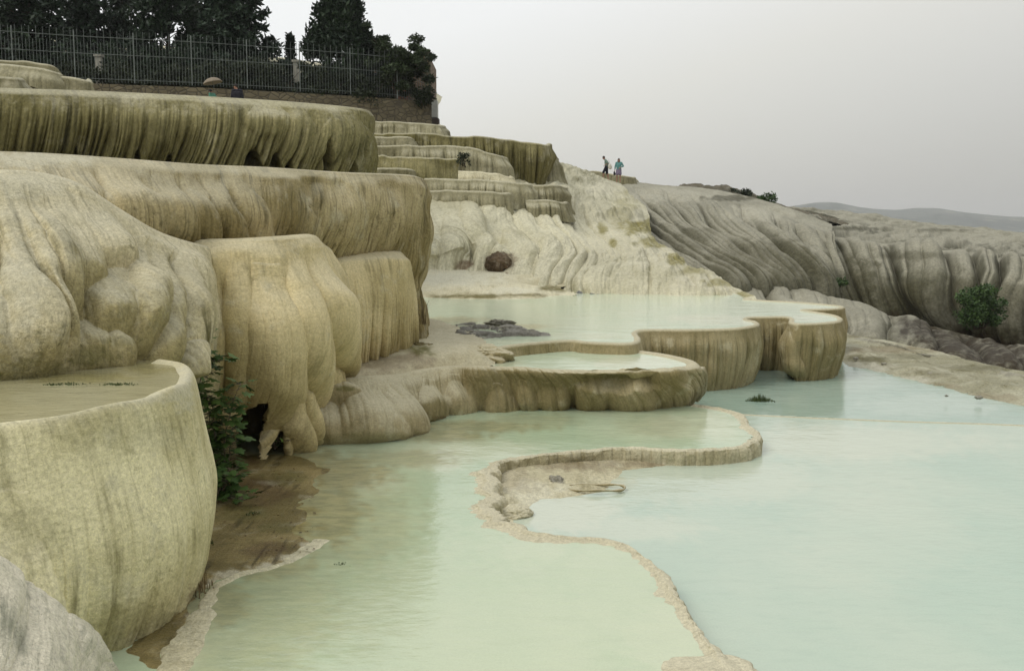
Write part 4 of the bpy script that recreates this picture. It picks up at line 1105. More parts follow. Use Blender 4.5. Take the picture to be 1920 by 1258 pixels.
# ------------------------------------------------------------------ tubes, leaves
def tube(pts, rad, n=7):
    pts = np.asarray(pts, float); m = len(pts)
    rad = np.full(m, rad) if np.ndim(rad) == 0 else np.asarray(rad, float)
    T = np.gradient(pts, axis=0); T /= np.linalg.norm(T, axis=1, keepdims=True) + 1e-9
    ref = np.where(np.abs(T[:, 2:3]) > .9, np.array([[1., 0, 0]]), np.array([[0., 0, 1]]))
    A = np.cross(T, ref); A /= np.linalg.norm(A, axis=1, keepdims=True) + 1e-9
    B = np.cross(T, A)
    a = np.linspace(0, 2 * math.pi, n, endpoint=False)
    V = pts[:, None] + rad[:, None, None] * (np.cos(a)[None, :, None] * A[:, None] + np.sin(a)[None, :, None] * B[:, None])
    i = np.arange(m * n).reshape(m, n); j = np.roll(i, -1, 1)
    F = np.stack([i[:-1], j[:-1], j[1:], i[1:]], -1).reshape(-1, 4)
    V = V.reshape(-1, 3)
    # close both ends
    V = np.vstack([V, pts[0], pts[-1]]); c0, c1 = m * n, m * n + 1
    caps = [[i[0, k], c0, c0, j[0, k]] for k in range(n)] + [[i[-1, k], j[-1, k], c1, c1] for k in range(n)]
    return V, F, caps


class MB:
    def __init__(s): s.V = []; s.F = []; s.k = 0
    def add(s, V, F):
        s.V.append(np.asarray(V, float)); s.F += [[q + s.k for q in f] for f in (F.tolist() if hasattr(F, 'tolist') else F)]; s.k += len(V)
        return s
    def tube(s, pts, rad, n=7):
        V, F, caps = tube(pts, rad, n)
        caps = [list(dict.fromkeys(c)) for c in caps]
        return s.add(V, F.tolist() + caps)
    def box(s, c, d, rz=0.0):
        x, y, z = d[0] / 2, d[1] / 2, d[2] / 2
        V = np.array([[-x, -y, -z], [x, -y, -z], [x, y, -z], [-x, y, -z], [-x, -y, z], [x, -y, z], [x, y, z], [-x, y, z]])
        R_ = np.array([[math.cos(rz), -math.sin(rz), 0], [math.sin(rz), math.cos(rz), 0], [0, 0, 1]])
        return s.add(V @ R_.T + np.asarray(c), [[0, 3, 2, 1], [4, 5, 6, 7], [0, 1, 5, 4], [1, 2, 6, 5], [2, 3, 7, 6], [3, 0, 4, 7]])
    def build(s, name, mat, parent=None, smooth=False, **props):
        me = bpy.data.meshes.new(name)
        me.from_pydata(np.vstack(s.V).tolist(), [], s.F)
        if smooth: me.polygons.foreach_set("use_smooth", [True] * len(me.polygons))
        o = link(name, me, mat, parent, **props)
        if parent is not None:
            o.matrix_parent_inverse = parent.matrix_basis.inverted()
        return o


def empty(name, loc, **props):
    o = link(name, None, None, None, **props)
    o.location = tuple(loc)
    return o


def leaf_cloud(P, size, seed=0, aspect=0.5, up=0.3, jit=0.4):
    """P: leaf positions; every leaf is a small folded diamond"""
    r = np.random.default_rng(seed)
    n = len(P)
    d = r.normal(size=(n, 3)); d[:, 2] = d[:, 2] * 0.7 + up
    d /= np.linalg.norm(d, axis=1, keepdims=True)
    q = r.normal(size=(n, 3)); w = np.cross(d, q); w /= np.linalg.norm(w, axis=1, keepdims=True)
    L = size * (1 + jit * r.uniform(-1, 1, n))[:, None]
    V = np.stack([P, P + d * L * .5 + w * L * aspect * .5, P + d * L, P + d * L * .5 - w * L * aspect * .5], 1)
    return V.reshape(-1, 3), np.arange(4 * n).reshape(n, 4)


def clump_points(centres, radii, per, seed, flat=0.7):
    r = np.random.default_rng(seed)
    out = []
    for c, R_ in zip(centres, radii):
        d = r.normal(size=(per, 3)); d /= np.linalg.norm(d, axis=1, keepdims=True)
        d *= (r.uniform(0.25, 1.0, per) ** 0.6)[:, None] * R_
        d[:, 2] *= flat
        out.append(d + c)
    return np.vstack(out)


def bark(): return M_bark
M_bark = plain("bark", (0.07, 0.05, 0.035, 1), 0.9, 0.4, 8, 0.01)
M_cyp = leafm("cypress_foliage", (0.0074, 0.0174, 0.0074, 1), (0.0217, 0.0403, 0.0155, 1), (0.0087, 0.0186, 0.0099, 1))
M_fir = leafm("fir_foliage", (0.0099, 0.0211, 0.0112, 1), (0.0310, 0.0527, 0.0279, 1), (0.0124, 0.0279, 0.0136, 1))
M_dec = leafm("broadleaf_foliage", (0.0186, 0.0310, 0.0112, 1), (0.0465, 0.0682, 0.0279, 1), (0.0217, 0.0310, 0.0124, 1))
M_ivy = leafm("hedge_foliage", (0.0093, 0.0161, 0.0062, 1), (0.0310, 0.0434, 0.0155, 1), (0.0124, 0.0186, 0.0074, 1))
M_bush = leafm("bush_foliage", (0.02, 0.045, 0.012, 1), (0.07, 0.12, 0.03, 1), (0.03, 0.06, 0.015, 1))


def tree(name, base, H, W_, mat, seed, shape, label, cat, n=9000, leaf=0.28, group=None, trunkr=0.16, lean=(0, 0)):
    r = np.random.default_rng(seed)
    b = np.asarray(base, float)
    root = empty(name, b, label=label, cat=cat, group=group)
    mb = MB()
    top = b + np.array([lean[0], lean[1], H])
    tp = np.linspace(0, 1, 9)[:, None]
    mb.tube(b + (top - b) * tp * (0.93 if shape != 'round' else 0.6) + r.normal(size=(9, 3)) * 0.04 * np.array([1, 1, 0]), np.linspace(trunkr, trunkr * .15, 9), 8)
    C, Rr = [], []
    if shape == 'column':          # cypress: close upright sprays
        for k in range(int(70 + 12 * H)):
            z = r.uniform(0.04, 1.0); e = W_ * (math.sin(min(1, z / 0.35) * math.pi / 2) ** .7) * (1 - max(0, z - .35) / .68) ** 0.75
            a = r.uniform(0, 2 * math.pi); q = e * r.uniform(0.45, 1.0)
            c = b + (top - b) * z + np.array([math.cos(a) * q, math.sin(a) * q, 0])
            C.append(c); Rr.append(W_ * r.uniform(.12, .26) + .12)
            if k % 4 == 0: mb.tube([b + (top - b) * max(0, z - .08), c], [0.03, 0.01], 4)
    elif shape == 'cone':          # conifer with tiered limbs that dip and turn up at the tips
        nb = int(34 + 5 * H)
        for k in range(nb):
            z = 0.08 + 0.92 * (k / nb); e = W_ * (1 - z) ** 0.8 * r.uniform(0.7, 1.15) + .15
            a = k * 2.4 + r.uniform(-.3, .3)
            o0 = b + (top - b) * z
            dirv = np.array([math.cos(a), math.sin(a), 0])
            pts = [o0, o0 + dirv * e * .5 + np.array([0, 0, -.06 * e]), o0 + dirv * e + np.array([0, 0, .10 * e])]
            mb.tube(pts, [0.05, 0.03, 0.01], 4)
            for q in np.linspace(0.25, 1.0, max(3, int(e * 3.2))):
                c = o0 + dirv * e * q + np.array([0, 0, -.12 * e * math.sin(q * 3.1) + .1 * e * q * q]) + r.normal(size=3) * .1
                C.append(c); Rr.append(0.20 + 0.30 * (1 - q * .6) * r.uniform(.6, 1.1))
    else:                          # broadleaf: limbs fork to clumps
        nb = 14
        for k in range(nb):
            a = k * 2.4; z = r.uniform(0.25, 0.8)
            o0 = b + (top - b) * z * .7
            dirv = np.array([math.cos(a), math.sin(a), r.uniform(.2, 1.1)]); dirv /= np.linalg.norm(dirv)
            e = W_ * r.uniform(.6, 1.1)
            tip = o0 + dirv * e
            mb.tube([o0, (o0 + tip) / 2 + r.normal(size=3) * .1, tip], [0.07, 0.04, 0.015], 5)
            for j in range(7):
                c = o0 + dirv * e * r.uniform(.4, 1.08) + r.normal(size=3) * W_ * .22
                c[2] = min(c[2], b[2] + H * 1.02)
                C.append(c); Rr.append(W_ * r.uniform(.10, .24))
    per = max(6, int(n * 1.9) // len(C)); leaf *= 1.12
    P = clump_points(C, Rr, per, seed + 1, 1.0 if shape == 'column' else .6)
    mb.build("trunk", M_bark, root, True)
    V, F = leaf_cloud(P, leaf, seed, 0.42, 0.9 if shape == 'column' else 0.1)
    me = mesh_np(V, F, False)
    o = link("crown", me, mat, root)
    o.matrix_parent_inverse = root.matrix_basis.inverted()
    return root


TG = "dark trees behind the fence"
zg = 7.0
def tb(px, Y): return aY(px, 150, Y) * np.array([1, 1, 0]) + np.array([0, 0, zg])
tree("conifer_tree", tb(-60, 60), 10, 3.0, M_fir, 1, 'cone', "dark conifer cut off by the left edge of the picture, behind the fence", "tree", 9000, .32, TG)
tree("conifer_tree", tb(60, 58), 11, 2.7, M_cyp, 2, 'cone', "dense dark conifer nearest the left edge behind the fence", "tree", 9000, .32, TG)
tree("conifer_tree", tb(165, 62), 11, 2.6, M_fir, 3, 'cone', "dark conifer with a bright sky gap on its right, left part of the tree row", "tree", 9000, .32, TG)
tree("cypress_tree", tb(235, 66), 12, 1.5, M_cyp, 21, 'column', "narrow dark cypress between two conifers at the left", "tree", 6000, .3, TG)
tree("cypress_tree", tb(318, 60), 12, 2.3, M_cyp, 4, 'column', "very dark broad cypress left of the tall fir", "tree", 10000, .3, TG)
tree("cypress_tree", tb(390, 64), 11, 1.3, M_cyp, 22, 'column', "dark cypress squeezed between the broad cypress and the fir", "tree", 6000, .3, TG)
tree("fir_tree", tb(445, 58), 8.6, 2.9, M_fir, 5, 'cone', "tall fir with upturned branch tips left of the slim cypress", "tree", 14000, .26, TG)
tree("cypress_tree", tb(546, 60), 4.2, 0.36, M_cyp, 6, 'column', "small slim cypress standing alone in the sky gap", "tree", 3500, .16, TG)
tree("cypress_tree", tb(637, 58), 7.2, 2.05, M_cyp, 7, 'column', "broad cone shaped cypress cut by the top of the picture", "tree", 16000, .24, TG)
tree("broadleaf_tree", tb(742, 57.6), 4.7, 1.9, M_dec, 8, 'round', "small broadleaf tree beside the stone building corner", "tree", 14000, .17, TG)
tree("broadleaf_tree", tb(600, 61), 3.0, 0.9, M_dec, 9, 'round', "low leafy tree peeking out left of the broad cypress", "tree", 2500, .17, TG)

# ------------------------------------------------------------------ fence, walls, building on the upper level
M_metal = plain("fence_metal", (0.12, 0.135, 0.125, 1), 0.55, 0.3, 3, 0, 0, 0.3)
M_conc = plain("grey_concrete", (0.24, 0.23, 0.19, 1), 0.85, 0.3, 3, 0.01)


def stone_mat(name, a, b_, mort, scale=3.0):
    N = NT(name)
    g = N.n("ShaderNodeNewGeometry"); pos = g.outputs["Position"]
    v = N.n("ShaderNodeTexVoronoi"); v.feature = 'DISTANCE_TO_EDGE'; v.inputs["Scale"].default_value = scale
    N.l(N.mul(pos, (1, 1, 1.5)), v.inputs["Vector"])
    v2 = N.n("ShaderNodeTexVoronoi"); v2.inputs["Scale"].default_value = scale
    N.l(N.mul(pos, (1, 1, 1.5)), v2.inputs["Vector"])
    sp = N.n("ShaderNodeSeparateColor"); N.l(v2.outputs["Color"], sp.inputs[0])
    c = N.mix(sp.outputs[0], a, b_)
    c = N.mix(N.rng(v.outputs["Distance"], 0.0, 0.10, 1, 0), c, mort)
    n = N.noise(pos, 1.2, 5)
    c = N.mix(N.rng(n, 0.45, 0.7, 0, .5), c, tuple(x * .5 for x in a[:3]) + (1,))
    N.l(c, N.b.inputs["Base Color"]); N.b.inputs["Roughness"].default_value = .9
    N.l(N.bump(N.rng(v.outputs["Distance"], 0, .12), .8, .04), N.b.inputs["Normal"])
    return N.m
M_stone = stone_mat("rubble_stone", (0.095, 0.078, 0.045, 1), (0.15, 0.125, 0.075, 1), (0.06, 0.05, 0.032, 1), 2.6)
M_brick = stone_mat("brown_brick", (0.15, 0.10, 0.065, 1), (0.25, 0.18, 0.12, 1), (0.09, 0.07, 0.05, 1), 4.0)

# retaining wall: follows the fence line
FL = [(-350, 128, 46.5), (0, 150, 49), (170, 153, 50.5), (380, 163, 52), (560, 172, 54), (680, 180, 55.5), (771, 184, 57)]
fl = crom(Yr(FL), 200)
fl[:, 2] = np.linspace(fl[0, 2], fl[-1, 2], 200) * 0 + 7.35
def wall_strip(name, path, z0, z1, th, mat, parent=None, cope=None, **props):
    V = []; F = []
    T = np.gradient(path[:, :2], axis=0); Nw = np.stack([T[:, 1], -T[:, 0]], 1); Nw /= np.linalg.norm(Nw, axis=1, keepdims=True)
    n = len(path)
    for o, z in ((th / 2, z0), (th / 2, z1), (-th / 2, z1), (-th / 2, z0)):
        V.append(np.c_[path[:, :2] + Nw * o, np.full(n, z)])
    V = np.stack(V)
    i = np.arange(4 * n).reshape(4, n)
    for k in range(4):
        a, b = i[k], i[(k + 1) % 4]
        F += np.stack([a[:-1], b[:-1], b[1:], a[1:]], -1).tolist()
    F += [[int(i[k, 0]) for k in range(4)], [int(i[k, -1]) for k in (3, 2, 1, 0)]]
    mb = MB().add(V.reshape(-1, 3), F)
    return mb.build(name, mat, parent, **props)
wp = fl.copy(); wp[:, 1] += 0.15
end = np.array([aY(771, 184, 57), aY(800, 190, 57.6)])
wp2 = np.vstack([wp, np.linspace(wp[-1], [aY(806, 200, 57.4)[0], 57.6, 7.35], 10)[1:]])
wall_strip("stone_wall", wp2, 4.2, 7.18, 0.5, M_stone, label="brown rubble retaining wall under the fence, behind the tiers", cat="wall")

# fence: panels of bars, rails and posts
froot = empty("metal_fence", fl[100] * np.array([1, 1, 1]), label="tall grey metal fence with thin upright bars on the stone wall", cat="fence")
lenF = np.r_[0, np.cumsum(np.linalg.norm(np.diff(fl, axis=0), axis=1))]
def fpt(s_): return np.array([np.interp(s_, lenF, fl[:, k]) for k in range(3)])
ztop, zbot = 9.75, 7.28
panel = 2.75; sA = 0.0
npan = int(lenF[-1] / panel)
for k in range(npan):
    s0, s1 = k * panel, (k + 1) * panel
    bars = MB()
    nb = 18
    for j in range(1, nb):
        p = fpt(s0 + (s1 - s0) * j / nb)
        tz = ztop - (0.0 if j % 2 else 0.62) + 0.0
        bars.tube([[p[0], p[1], zbot], [p[0], p[1], tz]], 0.0105, 4)
        bars.tube([[p[0], p[1], tz], [p[0], p[1], tz + .08]], [0.013, 0.002], 4)
    bars.build("bar_panel", M_metal, froot)
    for z in (zbot + .15, zbot + 1.35, ztop - .3):
        MB().tube([fpt(s0) + [0, 0, z - 7.35], fpt(s1) + [0, 0, z - 7.35]], 0.014, 4).build("rail", M_metal, froot)
    p = fpt(s0)
    MB().box((p[0], p[1], (zbot + ztop) / 2), (.045, .045, ztop - zbot)).build("post", M_metal, froot)
p = fpt(npan * panel)
MB().box((p[0], p[1], (zbot + ztop) / 2), (.07, .07, ztop - zbot + .1)).build("post", M_metal, froot)
# end return of the fence towards the building
q0 = p; q1 = np.array([aY(793, 120, 60)[0], 60.4, p[2]])
bars = MB()
for j in range(1, 12):
    w_ = q0 + (q1 - q0) * j / 12
    bars.tube([[w_[0], w_[1], zbot], [w_[0], w_[1], ztop]], 0.013, 4)
bars.build("bar_panel", M_metal, froot)
for z in (zbot + .15, zbot + 1.35, ztop - .3):
    MB().tube([[q0[0], q0[1], z], [q1[0], q1[1], z]], 0.014, 4).build("rail", M_metal, froot)
# concrete pillars behind the fence
def pillar(px, Y, w_, h_, lab):
    b = tb(px, Y)
    r = empty("concrete_pillar", b, label=lab, cat="pillar", group="pillars behind the fence")
    MB().box(b + [0, 0, h_ / 2], (w_, w_, h_)).build("shaft", M_conc, r)
    MB().box(b + [0, 0, h_ + .06], (w_ + .12, w_ + .12, .12)).build("cap", M_conc, r)
pillar(187, 53, .28, 1.9, "thin grey pillar behind the fence near its left end")
pillar(557, 56, .34, 2.1, "grey concrete pillar behind the fence left of the broad cypress")

# stone building at the right end of the trees
bx0, bx1 = aY(640, 120, 62)[0], aY(804, 120, 61)[0]
br = empty("stone_building", (bx1 - 2.6, 63, 5.2), label="brown stone building with a sharp corner at the right end of the trees", cat="building")
MB().box(((bx0 + bx1) / 2, 64.5, 7.75), (bx1 - bx0, 5, 5.3)).build("wall", M_brick, br)
MB().box((bx1 - .16, 61.85, 7.95), (.42, .3, 5.5)).build("corner_pier", M_stone, br)
MB().box((bx0 + 2.1, 61.96, 8.7), (1.0, .08, 1.5)).build("window", plain("dark_glass", (0.03, 0.035, 0.04, 1), .2, .2), br)
MB().box((bx0 + 3.6, 61.96, 8.1), (.9, .1, 2.3)).build("door", plain("brown_door", (0.13, 0.06, 0.035, 1), .6, .2), br)
MB().box(((bx0 + bx1) / 2, 61.9, 10.43), (bx1 - bx0 + .1, .25, .16)).build("cornice", M_conc, br)
# white parapet box and dark base beyond the building
pr = empty("parapet", aY(812, 230, 60), label="small pale parapet with a railing at the right foot of the building", cat="parapet")
c = aY(811, 206, 60)
MB().box(c, (.62, .9, 1.0)).build("block", plain("pale_render", (0.42, 0.42, 0.38, 1), .8, .15), pr)
MB().box(c + [.03, -.02, -.95], (.72, .9, .8)).build("base", plain("dark_base", (0.07, 0.055, 0.045, 1), .8, .2), pr)
rb_ = MB()
for k in range(4): rb_.tube([c + [-.2 + .15 * k, -.3, .5], c + [-.2 + .15 * k, -.3, .95]], .012, 4)
rb_.tube([c + [-.25, -.3, .95], c + [.3, -.3, .95]], .015, 4)
rb_.build("railing", M_metal, pr)

# hedge and climbing shrubs on the wall
def shrub(name, centres, radii, n, leaf, mat, seed, label, cat, flat=.8, group=None, stem=True):
    C = np.array(centres, float)
    base = C.mean(0).copy(); base[2] = C[:, 2].min() - max(radii) * .7
    root = empty(name, base, label=label, cat=cat, group=group)
    if stem:
        mb = MB()
        for c in C: mb.tube([base + (c - base) * [.3, .3, 0], (base + c) / 2 + [0, 0, .05], c], [0.03, .02, .008] if leaf > .08 else [.012, .008, .003], 5)
        mb.build("stem", M_bark, root, True)
    P = clump_points(C, radii, max(4, n // len(C)), seed, flat)
    V, F = leaf_cloud(P, leaf, seed, .5, .2)
    o = link("foliage", mesh_np(V, F, False), mat, root)
    o.matrix_parent_inverse = root.matrix_basis.inverted()
    return root
HG = "dark shrubs spilling over the retaining wall"
for k, (a, b, yy, hh, lab) in enumerate([(-60, 90, 136, 12, "dark shrub mass on the wall at the left edge"), (110, 250, 140, 10, "low dark hedge on the wall below the left trees"), (260, 372, 142, 12, "dark hedge on the wall left of the umbrella"),
        (380, 470, 150, 18, "shrub hanging over the wall behind the standing bather"), (480, 570, 155, 22, "widest dark shrub hanging over the middle of the wall"), (580, 660, 160, 20, "dark shrub on the wall below the broad cypress"), (660, 725, 168, 16, "leafy shrub over the wall left of the fence end")]):
    r = np.random.default_rng(300 + k)
    C = []
    for j in range(16):
        px = r.uniform(a, b); Y = np.interp(px, [-60, 770], [48.8, 56.6]) + r.uniform(-.2, 1.2)
        C.append(aY(px, yy + 8 + r.uniform(-hh * 1.8, hh), Y))
    shrub("shrub", C, list(r.uniform(.3, .75, 16)), 3600, .17, M_ivy, 310 + k, lab, "shrub", group=HG)
r = np.random.default_rng(555)
C = [np.array([*tb(x_, 58 + r.uniform(-1.5, 3))[:2], r.uniform(7.2, 9.9 - 1.0 * (x_ > 480))]) for x_ in r.uniform(-80, 690, 240)]
shrub("hedge", C, list(r.uniform(.5, .9, 240)), 42000, .24, M_cyp, 556, "long dense dark hedge under the trees behind the fence", "hedge")
r = np.random.default_rng(77)
shrub("shrub", [aY(795 + r.uniform(-16, 14), 185 + r.uniform(-18, 14), 56.8) for _ in range(7)], [.35] * 7, 1500, .15, M_ivy, 78, "small dark shrub at the right end of the retaining wall", "shrub", group=HG)
shrub("shrub", [aY(868 + r.uniform(-9, 9), 300 + r.uniform(-10, 8), 38.6) for _ in range(6)], [.15] * 6, 500, .08, M_ivy, 79, "small dark shrub growing between the upper terraces", "shrub")
shrub("shrub", [aY(1385 + r.uniform(-16, 22), 366 + r.uniform(-5, 4), 82) for _ in range(9)], [.5] * 9, 1300, .2, M_ivy, 81, "low rounded shrub on the dark skyline ridge", "shrub")
shrub("shrub", [aY(1438 + r.uniform(-14, 14), 374 + r.uniform(-8, 8), 81) for _ in range(11)], [.38] * 11, 800, .22, M_bush, 82, "spiky open shrub at the right end of the skyline ridge", "shrub")
shrub("bush", [aY(1838 + 48 * np.clip(r.normal(), -1.6, 1.6) * .5, 575 + 40 * np.clip(r.normal(), -1.6, 1.6) * .42, 50 + r.uniform(-1, 1)) for _ in range(34)], list(r.uniform(.3, .6, 34)), 9000, .15, M_bush, 83,
      "large green bush against the grey folds at the right", "bush")
shrub("shrub", [aY(1574 + r.uniform(-5, 5), 532 + r.uniform(-6, 5), 57) for _ in range(3)], [.3] * 3, 300, .15, M_bush, 84, "tiny green shrub at the foot of the middle folds", "shrub")

# ------------------------------------------------------------------ fig bush (foreground) : lobed leaves
M_fig = leafm("fig_leaf", (0.028, 0.06, 0.013, 1), (0.10, 0.16, 0.035, 1), (0.035, 0.075, 0.015, 1))
M_stem = plain("fig_stem", (0.16, 0.13, 0.09, 1), .8, .3, 10)
def leaf_shape():
    # five lobed outline round a midrib, unit length along +x
    P = [(0, 0), (.12, .16), (.05, .34), (.22, .30), (.34, .22), (.46, .46), (.58, .34), (.60, .16), (.80, .16), (1, 0)]
    up = [(x, y, .06 - .25 * y * y) for x, y in P]
    dn = [(x, -y, .06 - .25 * y * y) for x, y in P[1:-1]][::-1]
    return np.array(up + dn)
LS = leaf_shape()
LF = []
nL = len(LS)
def fig(name, stems, seed, label, cat, per=1.0, size=.11, root_at=None):
    r = np.random.default_rng(seed)
    root = empty(name, root_at, label=label, cat=cat)
    st = MB(); V = []; F = []; k = 0
    for pts, nl in stems:
        P = crom(np.array(pts), 24)
        P += r.normal(size=P.shape) * .006
        st.tube(P, np.linspace(.012, .004, 24), 6)
        for j in range(int(nl * per)):
            u = min(23, int(24 * (r.uniform(.12, 1.0) ** .7)))
            p = P[u]
            a = r.uniform(0, 2 * math.pi)
            pet = r.uniform(.04, .15)
            d = np.array([math.cos(a), math.sin(a), r.uniform(-.1, .7)]); d /= np.linalg.norm(d)
            q = p + d * pet
            st.tube([p, q], .0022, 4)
            d2 = np.array([d[0], d[1], r.uniform(-.55, .25)]); d2 /= np.linalg.norm(d2)
            side = np.cross(d2, [0, 0, 1]) + r.normal(size=3) * .3; side -= d2 * (side @ d2); side /= np.linalg.norm(side)
            nn = np.cross(side, d2)
            L = size * r.uniform(.65, 1.25)
            V.append(q + (LS[:, :1] * d2 + LS[:, 1:2] * side + LS[:, 2:3] * nn) * L)
            # fan round the midrib point
            F.append(list(range(k, k + nL))); k += nL
    st.build("stem", M_stem, root, True)
    me = bpy.data.meshes.new("foliage")
    me.from_pydata(np.vstack(V).tolist(), [], F)
    o = link("foliage", me, M_fig, root)
    o.matrix_parent_inverse = root.matrix_basis.inverted()
    return root
YB = 10.35
def B(px, py, Y=YB): return aY(px, py, Y)
b0 = B(405, 945, 10.2)
fig("fig_bush", [
    ([b0, B(395, 880), B(378, 800), B(368, 730, 10.5), B(372, 660, 10.5), B(376, 622, 10.5)], 60),
    ([b0, B(400, 860), B(372, 760), B(385, 690, 10.4), B(412, 676, 10.3)], 50),
    ([b0, B(420, 870), B(425, 800), B(440, 745), B(452, 722)], 34),
    ([b0, B(412, 880), B(400, 800), B(405, 752), B(438, 770)], 34),
    ([b0, B(395, 900), B(388, 840), B(392, 780), B(385, 750)], 40),
    ([b0, B(425, 900), B(430, 850), B(436, 800)], 30),
    ([b0, B(415, 920), B(430, 895, 10.1), B(440, 880, 10.1)], 32),
    ([b0, B(425, 935), B(445, 932, 10.0), B(458, 936, 9.95)], 18),
    ([b0, B(400, 930), B(392, 900), B(395, 880)], 34),
    ([b0, B(410, 930), B(415, 910), B(420, 880)], 34)], 41,
    "tall dark green fig bush growing beside the near basin wall", "bush", 2.1, .125, b0)
b1 = B(515, 842, 12.4)
fig("fig_sprig", [([b1, B(520, 815, 12.4), B(524, 795, 12.4)], 9), ([b1, B(530, 825, 12.3), B(545, 826, 12.2)], 8), ([b1, B(512, 825, 12.3)], 8)], 43,
    "small green sprig rooted at the foot of the hanging columns", "plant", 1.0, .085, b1)
b2 = aY(790, 612, 17.2)

# grasses: thin blades
def grass(name, base, n, h, spread, mat, seed, label, cat, width=.006, kind=None, bend=.5):
    r = np.random.default_rng(seed)
    mb = MB()
    for k in range(n):
        a = r.uniform(0, 2 * math.pi)
        p0 = np.asarray(base) + np.array([np.clip(r.normal(), -2, 2) * spread[0], np.clip(r.normal(), -2, 2) * spread[1], 0])
        hh = h * r.uniform(.35, 1.1) * math.exp(-.35 * (((p0 - base)[0] / spread[0]) ** 2)); q = hh * bend * r.uniform(.2, 1)
        d = np.array([math.cos(a), math.sin(a), 0])
        side = np.cross(d, [0, 0, 1]) * width
        p1 = p0 + d * q * .3 + [0, 0, hh * .6]; p2 = p0 + d * q + [0, 0, hh]
        mb.add([p0 - side, p0 + side, p1 + side * .7, p1 - side * .7, p2], [[0, 1, 2, 3], [3, 2, 4]])
    return mb.build(name, mat, None, label=label, cat=cat, kind=kind)
M_grass = leafm("dark_grass", (0.03, 0.05, 0.012, 1), (0.08, 0.10, 0.03, 1))
M_dry = leafm("dry_grass", (0.10, 0.075, 0.035, 1), (0.20, 0.14, 0.06, 1))
grass("grass_tuft", aZ(1424, 752, zP0b), 220, .15, (.13, .06), M_grass, 51, "dark grass tuft standing in the water before the fluted walls", "grass", .006, kind="stuff")
grass("reed_clump", aY(794, 608, 17.3), 26, .55, (.05, .05), M_dry, 52, "wispy brown reeds at the foot of the left cliff end", "reeds", .006, bend=.9)
grass("grass_tuft", aZ(366, 1118, zL) + [0, .1, 0], 60, .16, (.05, .10), M_dry, 53, "dry brown grass at the foot of the near basin wall", "grass", .004, kind="stuff")
grass("grass_tuft", aZ(222, 722, zT), 160, .022, (.10, .03), M_grass, 54, "flat green weed tuft in the near basin water, right one", "grass", .006, kind="stuff")
grass("grass_tuft", aZ(120, 722, zT), 160, .022, (.13, .03), M_grass, 55, "flat green weed tuft in the near basin water, left one", "grass", .006, kind="stuff")
grass("grass_tuft", aZ(638, 1058, zL), 25, .012, (.05, .02), M_grass, 56, "tiny floating weed patch in the near pool", "grass", .006, kind="stuff")
grass("grass_tuft", aZ(474, 965, zL), 70, .04, (.05, .04), M_grass, 57, "small dark weed tuft on the brown mud shelf", "grass", .005, kind="stuff")
grass("grass_tuft", aZ(392, 1022, zL), 60, .05, (.04, .04), M_grass, 58, "weed tuft on the mud close to the basin wall", "grass", .005, kind="stuff")
# fallen leaves and grit on the brown shelf
r = np.random.default_rng(91)
LP = np.array([aZ(r.uniform(400, 590), r.uniform(868, 1040), zL) + np.array([0, 0, .018]) for _ in range(170)])
Vl, Fl = leaf_cloud(LP, .028, 92, .6, .0, .8)
Vl[:, 2] = zL + .016 + .25 * (Vl[:, 2] - zL - .018)
link("leaf_litter", mesh_np(Vl, Fl, False), leafm("dead_leaf", (0.06, 0.035, 0.015, 1), (0.20, 0.13, 0.05, 1), (0.03, 0.02, 0.01, 1)), None, label="scattered dead leaves and grit on the brown mud shelf", category="leaf litter", kind="stuff")
# mossy tongue at the foot of the cliff end
c = aZ(785, 652, -2.0)
lump("mossy_rock", c, (.36, .30, .08), 12, travertine("mossy_stone", (0.13, 0.10, 0.03, 1), (0.20, 0.16, 0.06, 1), (0.05, 0.05, 0.015, 1), .8, 2, .5, .3, 0, .02), noise=.35, freq=2,
     label="low brown mossy rock at the foot of the left cliff end", category="rock")
# grey stone on the crust
M_greyrock = travertine("grey_rock", (0.20, 0.19, 0.15, 1), (0.33, 0.31, 0.25, 1), (0.09, 0.085, 0.06, 1), .8, 3, .3, .3, 0, .01)
c = aZ(1042, 912, zP0)
lump("grey_rock", c + [0, 0, .04], (.10, .08, .075), 14, M_greyrock, noise=.5, freq=1.6, label="jagged grey stone lying on the cream crust", category="rock")
# thin ring ridge beside it
ang = np.linspace(-2.9, 2.7, 50)
cx = aZ(1118, 912, zP0 + .05)
MB().tube(np.c_[cx[0] + .33 * np.cos(ang), cx[1] + .16 * np.sin(ang), cx[2] - .012 + .008 * np.sin(ang * 3)], .014 + .006 * np.sin(ang * 7), 6).build("crust_ridge", M_rim, None, True, label="thin looped crust ridge right of the grey stone", category="crust ridge", kind='structure')
# brown stained boulder at the slope foot
lump("rock_shoulder", aZ(908, 668, -2.10), (.46, .40, .19), 61, M_rim, noise=.3, label="low rounded rock where the small pool rim meets the dusty ledge", category="rock", **ST)
c = aY(934, 496, 34.75)
lump("brown_boulder", c, (.46, .5, .42), 16, travertine("rusty_rock", (0.085, 0.058, 0.030, 1), (0.17, 0.12, 0.07, 1), (0.035, 0.022, 0.012, 1), .9, 2, .8, .3, 0, .03), noise=.22, freq=1.3,
     label="rusty brown boulder at the foot of the near slope", category="boulder")
c = aZ(934, 610, zP3)
lump("mud_clod", c + [0, 0, .03], (.28, .14, .07), 17, M_greyrock, noise=.6, freq=2, label="small grey clod at the edge of the upper pool mud", category="clod")
for k, (px, py, Y, sz, lab) in enumerate([(1300, 566, 0, 0, "")][:0]): pass
